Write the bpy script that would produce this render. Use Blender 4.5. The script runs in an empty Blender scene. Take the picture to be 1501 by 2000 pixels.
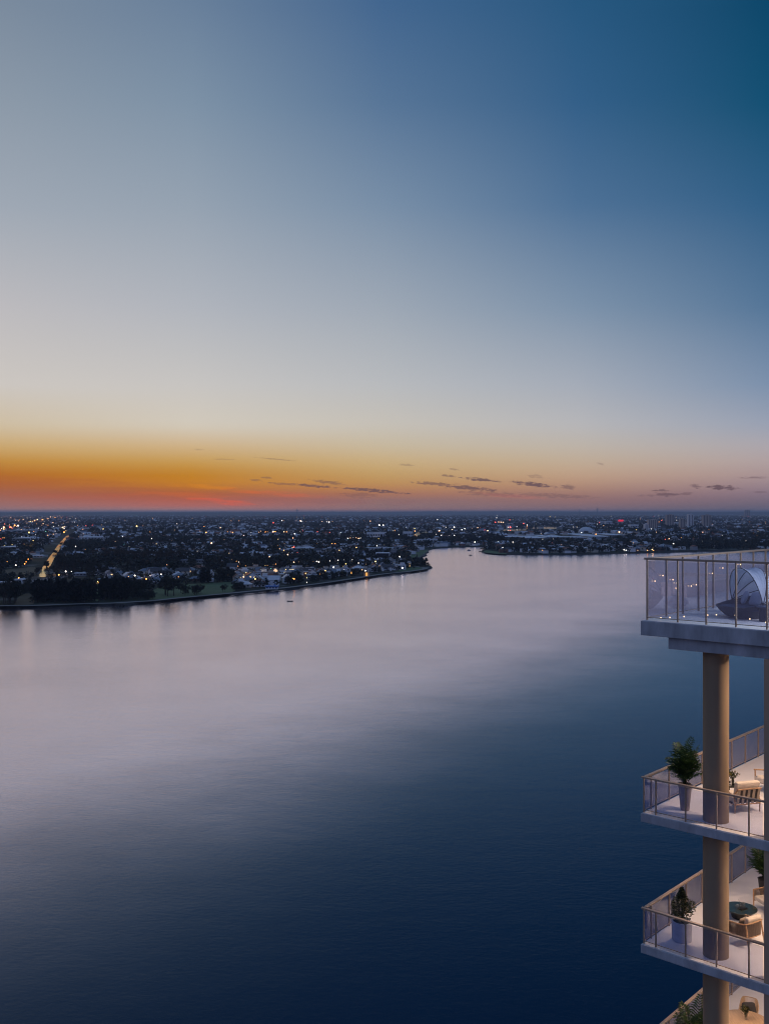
import bpy, bmesh, math, random
import numpy as np
from mathutils import Vector, Matrix
from mathutils.geometry import tessellate_polygon

R = math.radians
scene = bpy.context.scene
col = scene.collection
random.seed(11)
F = 1882.0            # focal length in photograph pixels
CX, CY = 750.5, 1000.0
H = 75.0              # eye height over the river
GZ = 2.0              # level of the far banks

# ------------------------------------------------------------------ camera
cd = bpy.data.cameras.new("camera")
cam = bpy.data.objects.new("camera", cd)
col.objects.link(cam)
cam.location = (0, 0, H)
cam.rotation_euler = (R(90), 0, 0)
cd.sensor_fit = 'VERTICAL'
cd.sensor_height = 36
cd.lens = 36 * F / 2000.0
cd.clip_start = 0.5
cd.clip_end = 300000
scene.camera = cam

# ------------------------------------------------------------------ exposure
scene.view_settings.view_transform = 'Standard'
scene.view_settings.look = 'None'
scene.view_settings.exposure = 0
scene.view_settings.gamma = 1
scene.view_settings.use_curve_mapping = False
cy = scene.cycles
cy.max_bounces = 8
cy.diffuse_bounces = 3
cy.glossy_bounces = 4
cy.transmission_bounces = 6
cy.transparent_max_bounces = 24
cy.volume_bounces = 1
cy.caustics_reflective = False
cy.caustics_refractive = False
cy.use_denoising = True
cy.denoising_input_passes = 'RGB_ALBEDO_NORMAL'
cy.denoising_prefilter = 'ACCURATE'
cy.filter_width = 1.1


def lin(c):
    out = []
    for x in c[:3]:
        x = x / 255.0
        out.append(x / 12.92 if x <= 0.04045 else ((x + 0.055) / 1.055) ** 2.4)
    return out


# ------------------------------------------------------------------ world: dusk sky by direction
world = bpy.data.worlds.new("World")
scene.world = world
world.use_nodes = True
wt = world.node_tree
wt.nodes.clear()
wl = wt.links


def wn(t, **k):
    n = wt.nodes.new(t)
    for a, b in k.items():
        setattr(n, a, b)
    return n


def wmath(op, a, b=None, c=None, clamp=False):
    n = wn('ShaderNodeMath', operation=op, use_clamp=clamp)
    for i, x in enumerate((a, b, c)):
        if x is None:
            continue
        if isinstance(x, (int, float)):
            n.inputs[i].default_value = x
        else:
            wl.new(x, n.inputs[i])
    return n.outputs[0]


def wmix(fac, a, b):
    n = wn('ShaderNodeMix', data_type='RGBA')
    for s, x in ((0, fac), (6, a), (7, b)):
        if isinstance(x, (int, float)):
            n.inputs[s].default_value = x
        elif isinstance(x, (list, tuple)):
            n.inputs[s].default_value = (*x, 1)
        else:
            wl.new(x, n.inputs[s])
    return n.outputs[2]


tc = wn('ShaderNodeTexCoord')
sep = wn('ShaderNodeSeparateXYZ')
wl.new(tc.outputs['Generated'], sep.inputs[0])
el = wmath('MULTIPLY', wmath('ARCSINE', sep.outputs[2]), 180 / math.pi)      # degrees
az = wmath('MULTIPLY', wmath('ARCTAN2', sep.outputs[0], sep.outputs[1]), 180 / math.pi)
elc = wmath('MAXIMUM', el, 0.0)
elt = wmath('DIVIDE', elc, 90.0)


def pel(px, py):
    return math.degrees(math.atan((CY - py) / math.hypot(F, px - CX)))


def paz(px):
    return math.degrees(math.atan((px - CX) / F))


SKY_Y = [998, 988, 975, 962, 945, 925, 900, 870, 830, 750, 600, 400, 200, 0]
SKY = {  # photograph column -> colours of the sky up that column
    0:    [(182,140,130),(168,116,108),(166,106,90),(166,100,74),(176,100,50),(184,112,38),(196,142,64),(205,170,114),(209,192,164),(206,200,194),(190,188,191),(160,169,181),(141,154,169),(123,139,158)],
    375:  [(184,146,142),(188,110,96),(182,96,72),(176,96,54),(200,128,32),(195,132,36),(202,158,86),(209,180,138),(212,203,188),(201,198,195),(178,182,190),(150,163,178),(126,146,167),(105,128,155)],
    750:  [(170,125,118),(152,118,114),(150,112,106),(178,120,88),(192,144,88),(197,160,104),(203,175,130),(201,186,160),(200,194,184),(186,188,191),(159,169,182),(121,143,168),(88,118,152),(66,102,143)],
    1125: [(138,116,124),(142,112,114),(152,114,110),(166,126,112),(184,146,122),(193,162,136),(194,174,152),(191,181,170),(185,184,186),(166,173,185),(126,147,171),(79,114,151),(52,96,137),(40,88,128)],
    1500: [(112,106,124),(114,104,120),(126,110,124),(140,120,132),(158,136,142),(172,150,150),(178,162,162),(174,168,174),(156,163,180),(126,146,173),(86,119,153),(49,96,136),(19,80,115),(12,71,106)],
}
ZEN = (100, 128, 168)
cols = []
for px in (0, 375, 750, 1125, 1500):
    st = [(pel(px, y), c) for y, c in zip(SKY_Y, SKY[px])]
    st += [(45, tuple(0.55 * a + 0.45 * b for a, b in zip(SKY[px][-1], ZEN))), (90, (126, 152, 196))]
    cols.append((paz(px), st))
LEFT = [(0, (150, 112, 112)), (3, (186, 130, 90)), (8, (200, 176, 150)), (15, (190, 186, 186)), (30, (140, 152, 170)), (50, (88, 112, 145)), (90, (126, 152, 196))]
RIGHT = [(0, (80, 84, 108)), (4, (112, 112, 132)), (10, (92, 112, 142)), (20, (40, 84, 120)), (35, (18, 66, 100)), (60, (34, 68, 104)), (90, (126, 152, 196))]
BACK = [(0, (96, 104, 138)), (6, (120, 122, 160)), (14, (112, 126, 170)), (30, (94, 118, 164)), (60, (112, 138, 184)), (90, (126, 152, 196))]
cols = [(-180, BACK), (-95, BACK), (-50, LEFT)] + cols + [(45, RIGHT), (100, BACK), (180, BACK)]


def ramp(stops):
    n = wn('ShaderNodeValToRGB')
    cr = n.color_ramp
    cr.interpolation = 'LINEAR'
    stops = [(max(0.0, e) / 90.0, c) for e, c in stops]
    cr.elements[0].position = stops[0][0]
    cr.elements[1].position = stops[-1][0]
    for p, c in stops[1:-1]:
        cr.elements.new(p)
    for e, (p, c) in zip(cr.elements, stops):
        e.position = p
        e.color = (*lin(c), 1)
    wl.new(elt, n.inputs[0])
    return n.outputs[0]


sky = ramp(cols[0][1])
for i in range(1, len(cols)):
    a0, a1 = cols[i - 1][0], cols[i][0]
    mr = wn('ShaderNodeMapRange', clamp=True, interpolation_type='LINEAR')
    wl.new(az, mr.inputs[0])
    mr.inputs[1].default_value = a0
    mr.inputs[2].default_value = a1
    sky = wmix(mr.outputs[0], sky, ramp(cols[i][1]))

# thin evening clouds low over the horizon
comb = wn('ShaderNodeCombineXYZ')
wl.new(wmath('MULTIPLY', az, 1.0), comb.inputs[0])
wl.new(wmath('MULTIPLY', el, 4.0), comb.inputs[1])
nz = wn('ShaderNodeTexNoise', noise_dimensions='2D')
wl.new(comb.outputs[0], nz.inputs['Vector'])
nz.inputs['Scale'].default_value = 2.6
nz.inputs['Detail'].default_value = 6
nz.inputs['Roughness'].default_value = 0.65
nzc = wmath('SUBTRACT', nz.outputs[0], 0.5)
nz2 = wn('ShaderNodeTexNoise', noise_dimensions='2D')
comb2 = wn('ShaderNodeCombineXYZ')
wl.new(wmath('MULTIPLY', az, 0.35), comb2.inputs[0])
wl.new(wmath('MULTIPLY', el, 3.0), comb2.inputs[1])
wl.new(comb2.outputs[0], nz2.inputs['Vector'])
nz2.inputs['Scale'].default_value = 1.4
nz2.inputs['Detail'].default_value = 5
CLOUDS = [  # photograph x, y, half-width, half-height, slope, strength
    (500, 938, 12, 2.0, 0.06, 0.5), (520, 933, 10, 2.0, 0.0, .5), (612, 949, 38, 3.0, 0.07, .85), (642, 942, 30, 3.2, 0.12, .6), (553, 945, 34, 2.2, 0.06, .5),
    (728, 958, 58, 3.4, 0.09, .9), (700, 967, 34, 5.0, 0.03, .35), (718, 966, 8, 4, .1, .4), (850, 945, 40, 3.4, 0.06, .7), (915, 953, 52, 4.0, 0.1, .85),
    (940, 937, 34, 3.0, 0.1, .9), (872, 929, 14, 2.2, .1, .6), (1040, 946, 38, 4.0, 0.12, .95), (1108, 951, 14, 4.0, .1, .6), (886, 917, 8, 1.8, .15, .4),
    (1048, 931, 16, 3.5, .1, .3), (1300, 966, 22, 3.6, 0.0, .75), (1290, 958, 12, 2.8, 0.0, .7), (1338, 964, 12, 2.6, -.1, .5), (1358, 950, 8, 3.6, 0.1, .7), (1408, 952, 26, 4.0, .06, .95),
    (1470, 933, 24, 2.0, 0, .5), (1482, 961, 10, 2, 0, .4), (1080, 968, 70, 4, .05, .4), (960, 965, 60, 4, .06, .4), (1265, 968, 16, 2.2, 0, .4),
    (795, 908, 14, 1.8, .05, .35), (540, 897, 36, 1.4, .08, .35), (387, 878, 8, 1.2, 0, .3), (438, 897, 22, 1.2, 0, .25), (1172, 906, 8, 2, .3, .3),
]
mask = None
for (px, py, hw, hh, sl, s) in CLOUDS:
    a, e = paz(px), pel(px, py)
    w = hw / F * 57.3
    h = hh / F * 57.3
    da = wmath('SUBTRACT', az, a)
    de = wmath('ADD', wmath('SUBTRACT', el, e), wmath('MULTIPLY', da, sl))
    q = wmath('ADD', wmath('POWER', wmath('ABSOLUTE', wmath('DIVIDE', da, w)), 2.0), wmath('POWER', wmath('ABSOLUTE', wmath('DIVIDE', de, h)), 2.0))
    q = wmath('ADD', q, wmath('MULTIPLY', nzc, 6.0))
    mr = wn('ShaderNodeMapRange', clamp=True, interpolation_type='SMOOTHSTEP')
    wl.new(q, mr.inputs[0])
    mr.inputs[1].default_value = 1.5
    mr.inputs[2].default_value = 0.1
    mr.inputs[4].default_value = s
    mask = mr.outputs[0] if mask is None else wmath('MAXIMUM', mask, mr.outputs[0])
sky = wmix(wmath('MULTIPLY', mask, 0.92), sky, lin((98, 76, 84)))
# soft red and purple streaks above the spot where the sun went down
for (px, py, hw, hh, sl, s, c) in [
        (440, 980, 52, 4.5, .07, .6, (238, 96, 56)), (350, 966, 90, 5, .03, .25, (226, 112, 40)), (270, 956, 100, 4, .02, .35, (170, 92, 62)),
        (560, 966, 60, 5, .08, .35, (226, 106, 66)), (400, 951, 60, 4, .05, .5, (226, 140, 20)), (150, 968, 110, 6, .02, .15, (196, 84, 52)),
        (470, 958, 34, 4, .1, .4, (232, 104, 40)), (990, 968, 60, 4, .08, .3, (196, 110, 100)), (620, 978, 150, 7, .02, .3, (150, 100, 98)), (80, 940, 130, 7, 0.0, .25, (170, 90, 52))]:
    a, e = paz(px), pel(px, py)
    da = wmath('SUBTRACT', az, a)
    de = wmath('ADD', wmath('SUBTRACT', el, e), wmath('MULTIPLY', da, sl))
    q = wmath('ADD', wmath('POWER', wmath('ABSOLUTE', wmath('DIVIDE', da, hw / F * 57.3)), 2.0), wmath('POWER', wmath('ABSOLUTE', wmath('DIVIDE', de, hh / F * 57.3)), 2.0))
    q = wmath('ADD', q, wmath('MULTIPLY', wmath('SUBTRACT', nz2.outputs[0], .5), 5.0))
    mr = wn('ShaderNodeMapRange', clamp=True, interpolation_type='SMOOTHSTEP')
    wl.new(q, mr.inputs[0])
    mr.inputs[1].default_value = 1.8
    mr.inputs[2].default_value = -0.4
    mr.inputs[4].default_value = s
    sky = wmix(mr.outputs[0], sky, lin(c))
# a little of the physical dusk sky underneath
nish = wn('ShaderNodeTexSky', sky_type='NISHITA')
nish.sun_disc = False
nish.sun_elevation = R(-1.5)
nish.sun_rotation = R(paz(380))
nsc = wn('ShaderNodeVectorMath', operation='SCALE')
wl.new(nish.outputs[0], nsc.inputs[0])
nsc.inputs[3].default_value = 0.05
sky = wmix(0.01, sky, nsc.outputs[0])
bg = wn('ShaderNodeBackground')
wl.new(sky, bg.inputs[0])
bg.inputs[1].default_value = 1.0
wo = wn('ShaderNodeOutputWorld')
wl.new(bg.outputs[0], wo.inputs[0])


# ------------------------------------------------------------------ mesh helpers
class MB:
    def __init__(s):
        s.v, s.f, s.m = [], [], []

    def add(s, vs, fs, mi=0):
        o = len(s.v)
        s.v += [tuple(p) for p in vs]
        s.f += [tuple(i + o for i in f) for f in fs]
        s.m += [mi] * len(fs)
        return s

    def box(s, c, d, rz=0.0, mi=0, M=None):
        x, y, z = d[0] / 2, d[1] / 2, d[2] / 2
        p = [Vector((a * x, b * y, e * z)) for e in (-1, 1) for a, b in ((-1, -1), (1, -1), (1, 1), (-1, 1))]
        m = Matrix.Translation(Vector(c)) @ (M if M is not None else Matrix.Rotation(rz, 4, 'Z'))
        return s.add([m @ q for q in p], [(3, 2, 1, 0), (4, 5, 6, 7), (0, 1, 5, 4), (1, 2, 6, 5), (2, 3, 7, 6), (3, 0, 4, 7)], mi)

    def span(s, a, b, mi=0):
        return s.box([(a[i] + b[i]) / 2 for i in range(3)], [abs(b[i] - a[i]) for i in range(3)], 0, mi)

    def tube(s, pts, r, n=8, mi=0, caps=True, closed=False):
        P = [Vector(p) for p in pts]
        rr = r if isinstance(r, (list, tuple)) else [r] * len(P)
        up = None
        rings = []
        for i, p in enumerate(P):
            if closed:
                t = P[(i + 1) % len(P)] - P[i - 1]
            else:
                t = P[min(i + 1, len(P) - 1)] - P[max(i - 1, 0)]
            t.normalize()
            if up is None:
                up = t.orthogonal().normalized()
            up = (up - t * up.dot(t))
            up = up.normalized() if up.length > 1e-6 else t.orthogonal().normalized()
            b = t.cross(up)
            rings.append([p + rr[i] * (math.cos(k * 2 * math.pi / n) * up + math.sin(k * 2 * math.pi / n) * b) for k in range(n)])
        vs = [q for g in rings for q in g]
        fs = []
        N = len(P)
        for i in range(N if closed else N - 1):
            j = (i + 1) % N
            for k in range(n):
                fs.append((i * n + k, i * n + (k + 1) % n, j * n + (k + 1) % n, j * n + k))
        if caps and not closed:
            fs.append(tuple(range(n - 1, -1, -1)))
            fs.append(tuple((N - 1) * n + k for k in range(n)))
        return s.add(vs, fs, mi)

    def lathe(s, prof, n=24, c=(0, 0, 0), mi=0, wob=None):
        vs, fs = [], []
        for r, z in prof:
            for k in range(n):
                a = k * 2 * math.pi / n
                vs.append((c[0] + r * math.cos(a), c[1] + r * math.sin(a), c[2] + z + (wob(a, r) if wob else 0)))
        for i in range(len(prof) - 1):
            for k in range(n):
                fs.append((i * n + k, i * n + (k + 1) % n, (i + 1) * n + (k + 1) % n, (i + 1) * n + k))
        if prof[0][0] > 1e-5:
            fs.append(tuple(range(n - 1, -1, -1)))
        if prof[-1][0] > 1e-5:
            fs.append(tuple((len(prof) - 1) * n + k for k in range(n)))
        return s.add(vs, fs, mi)

    def blob(s, c, rx, ry, rz, M=None, n=16, k=10, p=2.0, mi=0):
        """a superellipsoid, for pillows and cushions"""
        sg = lambda t, e: math.copysign(abs(t) ** e, t)
        vs, fs = [], []
        e = 2.0 / p
        for i in range(k + 1):
            ph = -math.pi / 2 + math.pi * i / k
            for j in range(n):
                th = 2 * math.pi * j / n
                q = Vector((rx * sg(math.cos(ph), 1.0) * sg(math.cos(th), e), ry * sg(math.cos(ph), 1.0) * sg(math.sin(th), e), rz * sg(math.sin(ph), 1.0)))
                if M is not None:
                    q = M @ q
                vs.append(q + Vector(c))
        for i in range(k):
            for j in range(n):
                fs.append((i * n + j, i * n + (j + 1) % n, (i + 1) * n + (j + 1) % n, (i + 1) * n + j))
        return s.add(vs, fs, mi)

    def mesh(s, name, mats, smooth=0, bevel=0.0, seg=2):
        me = bpy.data.meshes.new(name)
        me.from_pydata(s.v, [], s.f)
        for m in (mats if isinstance(mats, (list, tuple)) else [mats]):
            me.materials.append(m)
        if any(s.m):
            me.polygons.foreach_set('material_index', s.m)
        if bevel:
            bm = bmesh.new()
            bm.from_mesh(me)
            bmesh.ops.bevel(bm, geom=[e for e in bm.edges if e.calc_face_angle(0) > .5], offset=bevel, segments=seg, profile=0.5, affect='EDGES', clamp_overlap=True)
            bm.to_mesh(me)
            bm.free()
        if smooth:
            me.polygons.foreach_set('use_smooth', [True] * len(me.polygons))
            me.set_sharp_from_angle(angle=R(smooth))
        me.update()
        return me


def obj(name, me, parent=None, loc=None, rz=0.0, scale=None):
    o = bpy.data.objects.new(name, me)
    col.objects.link(o)
    if parent is not None:
        o.parent = parent
    if loc is not None:
        o.location = loc
    if rz:
        o.rotation_euler.z = rz
    if scale is not None:
        o.scale = scale if isinstance(scale, (tuple, list)) else (scale,) * 3
    return o


def soften(o):
    o.modifiers.new('weighted_normal', 'WEIGHTED_NORMAL')
    return o


def tag(o, label=None, cat=None, group=None, kind=None):
    for k, x in (('label', label), ('category', cat), ('group', group), ('kind', kind)):
        if x:
            o[k] = x
    return o


def thing(name, label, cat, loc, rz=0.0, group=None, scale=None):
    return tag(obj(name, None, None, loc, rz, scale), label, cat, group)


def copy_thing(root, loc, rz=0.0, scale=None, label=None, group=None):
    r = root.copy()
    col.objects.link(r)
    r.location = loc
    r.rotation_euler = (0, 0, rz)
    if scale is not None:
        r.scale = scale if isinstance(scale, (tuple, list)) else (scale,) * 3
    if label:
        r['label'] = label
    if group:
        r['group'] = group
    for c in root.children:
        d = c.copy()
        col.objects.link(d)
        d.parent = r
        for g in c.children:
            e = g.copy()
            col.objects.link(e)
            e.parent = d
    return r


# ------------------------------------------------------------------ materials
def mat(name, base, rough=0.7, metal=0.0, vary=0.0, scale=3.0, bump=0.0, spec=0.5, base2=None, emis=None, estr=0.0, stretch=None, bscale=None):
    m = bpy.data.materials.new(name)
    m.use_nodes = True
    nt = m.node_tree
    b = nt.nodes['Principled BSDF']
    b.inputs['Base Color'].default_value = (*base, 1)
    b.inputs['Roughness'].default_value = rough
    b.inputs['Metallic'].default_value = metal
    b.inputs['Specular IOR Level'].default_value = spec
    if emis:
        b.inputs['Emission Color'].default_value = (*emis, 1)
        b.inputs['Emission Strength'].default_value = estr
        m.cycles.emission_sampling = 'NONE'
    if vary or bump:
        t = nt.nodes.new('ShaderNodeTexCoord')
        mp = nt.nodes.new('ShaderNodeMapping')
        if stretch:
            mp.inputs['Scale'].default_value = stretch
        nt.links.new(t.outputs['Object'], mp.inputs[0])
        n = nt.nodes.new('ShaderNodeTexNoise')
        n.inputs['Scale'].default_value = scale
        n.inputs['Detail'].default_value = 6
        n.inputs['Roughness'].default_value = 0.6
        nt.links.new(mp.outputs[0], n.inputs['Vector'])
        if vary:
            r = nt.nodes.new('ShaderNodeValToRGB')
            b2 = base2 or [x * (1 - vary) for x in base]
            b1 = base if base2 else [min(1, x * (1 + vary * .6)) for x in base]
            r.color_ramp.elements[0].position = 0.32
            r.color_ramp.elements[1].position = 0.68
            r.color_ramp.elements[0].color = (*b2, 1)
            r.color_ramp.elements[1].color = (*b1, 1)
            nt.links.new(n.outputs[0], r.inputs[0])
            nt.links.new(r.outputs[0], b.inputs['Base Color'])
        if bump:
            n2 = n
            if bscale:
                n2 = nt.nodes.new('ShaderNodeTexNoise')
                n2.inputs['Scale'].default_value = bscale
                n2.inputs['Detail'].default_value = 4
                nt.links.new(mp.outputs[0], n2.inputs['Vector'])
            bp = nt.nodes.new('ShaderNodeBump')
            bp.inputs['Strength'].default_value = bump
            bp.inputs['Distance'].default_value = 0.02
            nt.links.new(n2.outputs[0], bp.inputs['Height'])
            nt.links.new(bp.outputs[0], b.inputs['Normal'])
    return m


def emit(name, c, s):
    m = bpy.data.materials.new(name)
    m.use_nodes = True
    nt = m.node_tree
    nt.nodes.clear()
    e = nt.nodes.new('ShaderNodeEmission')
    e.inputs[0].default_value = (*c, 1)
    e.inputs[1].default_value = s
    o = nt.nodes.new('ShaderNodeOutputMaterial')
    nt.links.new(e.outputs[0], o.inputs[0])
    m.cycles.emission_sampling = 'NONE'
    return m


def leaf_mat(name, c1, c2, scale=0.6, trans=0.25):
    m = bpy.data.materials.new(name)
    m.use_nodes = True
    nt = m.node_tree
    nt.nodes.clear()
    g = nt.nodes.new('ShaderNodeNewGeometry')
    r = nt.nodes.new('ShaderNodeValToRGB')
    r.color_ramp.elements[0].color = (*c1, 1)
    r.color_ramp.elements[1].color = (*c2, 1)
    nt.links.new(g.outputs['Random Per Island'], r.inputs[0])
    d = nt.nodes.new('ShaderNodeBsdfDiffuse')
    t = nt.nodes.new('ShaderNodeBsdfTranslucent')
    gl = nt.nodes.new('ShaderNodeBsdfGlossy')
    gl.inputs['Roughness'].default_value = 0.5
    x = nt.nodes.new('ShaderNodeMixShader')
    x.inputs[0].default_value = trans
    y = nt.nodes.new('ShaderNodeMixShader')
    y.inputs[0].default_value = 0.03
    nt.links.new(r.outputs[0], d.inputs[0])
    nt.links.new(r.outputs[0], t.inputs[0])
    nt.links.new(d.outputs[0], x.inputs[1])
    nt.links.new(t.outputs[0], x.inputs[2])
    nt.links.new(x.outputs[0], y.inputs[1])
    nt.links.new(gl.outputs[0], y.inputs[2])
    o = nt.nodes.new('ShaderNodeOutputMaterial')
    nt.links.new(y.outputs[0], o.inputs[0])
    return m


def glass_mat(name, tint, f0=0.05, veil=0.05, veilc=(.6, .6, .65)):
    m = bpy.data.materials.new(name)
    m.use_nodes = True
    nt = m.node_tree
    nt.nodes.clear()
    lw = nt.nodes.new('ShaderNodeLayerWeight')
    lw.inputs[0].default_value = 0.5
    p = nt.nodes.new('ShaderNodeMath')
    p.operation = 'POWER'
    p.inputs[1].default_value = 4.0
    nt.links.new(lw.outputs['Facing'], p.inputs[0])
    q = nt.nodes.new('ShaderNodeMath')
    q.operation = 'MULTIPLY_ADD'
    q.inputs[1].default_value = 1 - f0
    q.inputs[2].default_value = f0
    nt.links.new(p.outputs[0], q.inputs[0])
    tr = nt.nodes.new('ShaderNodeBsdfTransparent')
    tr.inputs[0].default_value = (*tint, 1)
    df = nt.nodes.new('ShaderNodeBsdfDiffuse')
    df.inputs[0].default_value = (*veilc, 1)
    a = nt.nodes.new('ShaderNodeMixShader')
    a.inputs[0].default_value = veil
    gl = nt.nodes.new('ShaderNodeBsdfGlossy')
    gl.inputs['Roughness'].default_value = 0.01
    b = nt.nodes.new('ShaderNodeMixShader')
    nt.links.new(tr.outputs[0], a.inputs[1])
    nt.links.new(df.outputs[0], a.inputs[2])
    nt.links.new(q.outputs[0], b.inputs[0])
    nt.links.new(a.outputs[0], b.inputs[1])
    nt.links.new(gl.outputs[0], b.inputs[2])
    o = nt.nodes.new('ShaderNodeOutputMaterial')
    nt.links.new(b.outputs[0], o.inputs[0])
    return m


def water_mat(name, body, rough, bump, pw=(3.0, 3.0), tint=(1, 1, 1), edge=None):
    """reflecting water: PW is the fall-off of the mirror strength on the bright and on the darkened side; EDGE (x0, y0, slope, width) is the line on the river where painted dimming of the reflection sets in"""
    m = bpy.data.materials.new(name)
    m.use_nodes = True
    nt = m.node_tree
    nt.nodes.clear()
    L = nt.links.new
    t = nt.nodes.new('ShaderNodeTexCoord')

    def noise(scale, detail, st=(1, 1, 1), rot=0.0, rough_=.55):
        mp = nt.nodes.new('ShaderNodeMapping')
        mp.inputs['Scale'].default_value = st
        mp.inputs['Rotation'].default_value = (0, 0, rot)
        L(t.outputs['Object'], mp.inputs[0])
        n = nt.nodes.new('ShaderNodeTexNoise')
        n.inputs['Scale'].default_value = scale
        n.inputs['Detail'].default_value = detail
        n.inputs['Roughness'].default_value = rough_
        L(mp.outputs[0], n.inputs['Vector'])
        return n.outputs[0]

    def ma(op, a, b=None, c=None):
        n = nt.nodes.new('ShaderNodeMath')
        n.operation = op
        for i, x in enumerate((a, b, c)):
            if x is None:
                continue
            if isinstance(x, (int, float)):
                n.inputs[i].default_value = x
            else:
                L(x, n.inputs[i])
        return n.outputs[0]

    def rng_(x, a0, a1, b0, b1):
        n = nt.nodes.new('ShaderNodeMapRange')
        n.interpolation_type = 'SMOOTHSTEP'
        L(x, n.inputs[0])
        for i, q in enumerate((a0, a1, b0, b1)):
            n.inputs[i + 1].default_value = q
        return n.outputs[0]
    wind = noise(0.010, 5, (1, 1.2, 1), .6)            # broad wind patches for the ripples; also break up the painted edge
    fine = noise(0.55, 5, (1, 1.9, 1), .5, .62)
    mid = noise(0.09, 3, (1, 2.0, 1), .6)
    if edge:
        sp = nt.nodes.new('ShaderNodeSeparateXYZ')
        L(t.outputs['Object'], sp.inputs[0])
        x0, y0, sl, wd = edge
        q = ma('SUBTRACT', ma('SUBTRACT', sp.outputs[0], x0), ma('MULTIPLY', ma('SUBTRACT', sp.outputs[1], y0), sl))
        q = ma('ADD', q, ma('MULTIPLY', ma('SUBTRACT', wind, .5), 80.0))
        refl_dim = rng_(q, -wd * 1.2, wd, 0, 1)  # reflected sky is painted dimmer on the near right side of the edge
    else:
        refl_dim = rng_(wind, .35, .65, 0, 1)
    rr = ma('ADD', ma('MULTIPLY', refl_dim, rough * .25), rough)
    b1 = nt.nodes.new('ShaderNodeBump')
    b1.inputs['Distance'].default_value = 0.5
    L(ma('MULTIPLY_ADD', wind, bump * 1.6, bump * .2), b1.inputs['Strength'])
    L(fine, b1.inputs['Height'])
    b2 = nt.nodes.new('ShaderNodeBump')
    b2.inputs['Distance'].default_value = 1.2
    b2.inputs['Strength'].default_value = bump * .5
    L(mid, b2.inputs['Height'])
    L(b1.outputs[0], b2.inputs['Normal'])
    lw = nt.nodes.new('ShaderNodeLayerWeight')
    lw.inputs[0].default_value = .5
    fr = ma('POWER', lw.outputs['Facing'], ma('MULTIPLY_ADD', refl_dim, pw[1] - pw[0], pw[0]))
    df = nt.nodes.new('ShaderNodeBsdfDiffuse')
    df.inputs[0].default_value = (*body, 1)
    gl = nt.nodes.new('ShaderNodeBsdfGlossy')
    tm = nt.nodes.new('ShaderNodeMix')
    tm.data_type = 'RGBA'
    L(ma('POWER', refl_dim, 2.0), tm.inputs[0])
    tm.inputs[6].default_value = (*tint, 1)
    tm.inputs[7].default_value = (tint[0] * .56, tint[1] * .90, tint[2] * 1.01, 1)  # darkened side also gets a bluer reflection colour
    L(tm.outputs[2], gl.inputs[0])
    L(rr, gl.inputs['Roughness'])
    L(b2.outputs[0], gl.inputs['Normal'])
    mx = nt.nodes.new('ShaderNodeMixShader')
    L(fr, mx.inputs[0])
    L(df.outputs[0], mx.inputs[1])
    L(gl.outputs[0], mx.inputs[2])
    o = nt.nodes.new('ShaderNodeOutputMaterial')
    L(mx.outputs[0], o.inputs[0])
    return m


def ground_mat():
    m = bpy.data.materials.new("suburban_ground")
    m.use_nodes = True
    nt = m.node_tree
    L = nt.links.new
    b = nt.nodes['Principled BSDF']
    b.inputs['Roughness'].default_value = .9
    b.inputs['Specular IOR Level'].default_value = .1
    t = nt.nodes.new('ShaderNodeTexCoord')

    def noise(scale, detail, r=.6):
        n = nt.nodes.new('ShaderNodeTexNoise')
        n.inputs['Scale'].default_value = scale
        n.inputs['Detail'].default_value = detail
        n.inputs['Roughness'].default_value = r
        L(t.outputs['Object'], n.inputs['Vector'])
        return n.outputs[0]

    def ramp_(x, stops):
        r = nt.nodes.new('ShaderNodeValToRGB')
        r.color_ramp.elements[0].position, r.color_ramp.elements[0].color = stops[0][0], (*stops[0][1], 1)
        r.color_ramp.elements[1].position, r.color_ramp.elements[1].color = stops[-1][0], (*stops[-1][1], 1)
        for p, c in stops[1:-1]:
            e = r.color_ramp.elements.new(p)
            e.color = (*c, 1)
        L(x, r.inputs[0])
        return r.outputs[0]
    green = ramp_(noise(.02, 6), [(.3, (.012, .018, .012)), (.55, (.026, .034, .020)), (.7, (.050, .048, .032))])
    # gardens, yards and roofs too far off to be told apart
    v = nt.nodes.new('ShaderNodeTexVoronoi')
    v.inputs['Scale'].default_value = 1 / 26.0
    L(t.outputs['Object'], v.inputs['Vector'])
    sp = nt.nodes.new('ShaderNodeSeparateColor')
    L(v.outputs['Color'], sp.inputs[0])
    roofs = ramp_(sp.outputs[0], [(.0, (.018, .022, .016)), (.62, (.03, .034, .026)), (.70, (.10, .09, .085)), (.86, (.16, .15, .15)), (.97, (.34, .33, .33))])
    town = ramp_(noise(.0011, 5), [(.42, (0, 0, 0)), (.58, (1, 1, 1))])
    mx = nt.nodes.new('ShaderNodeMix')
    mx.data_type = 'RGBA'
    L(town, mx.inputs[0])
    L(green, mx.inputs[6])
    L(roofs, mx.inputs[7])
    L(mx.outputs[2], b.inputs['Base Color'])
    return m


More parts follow.
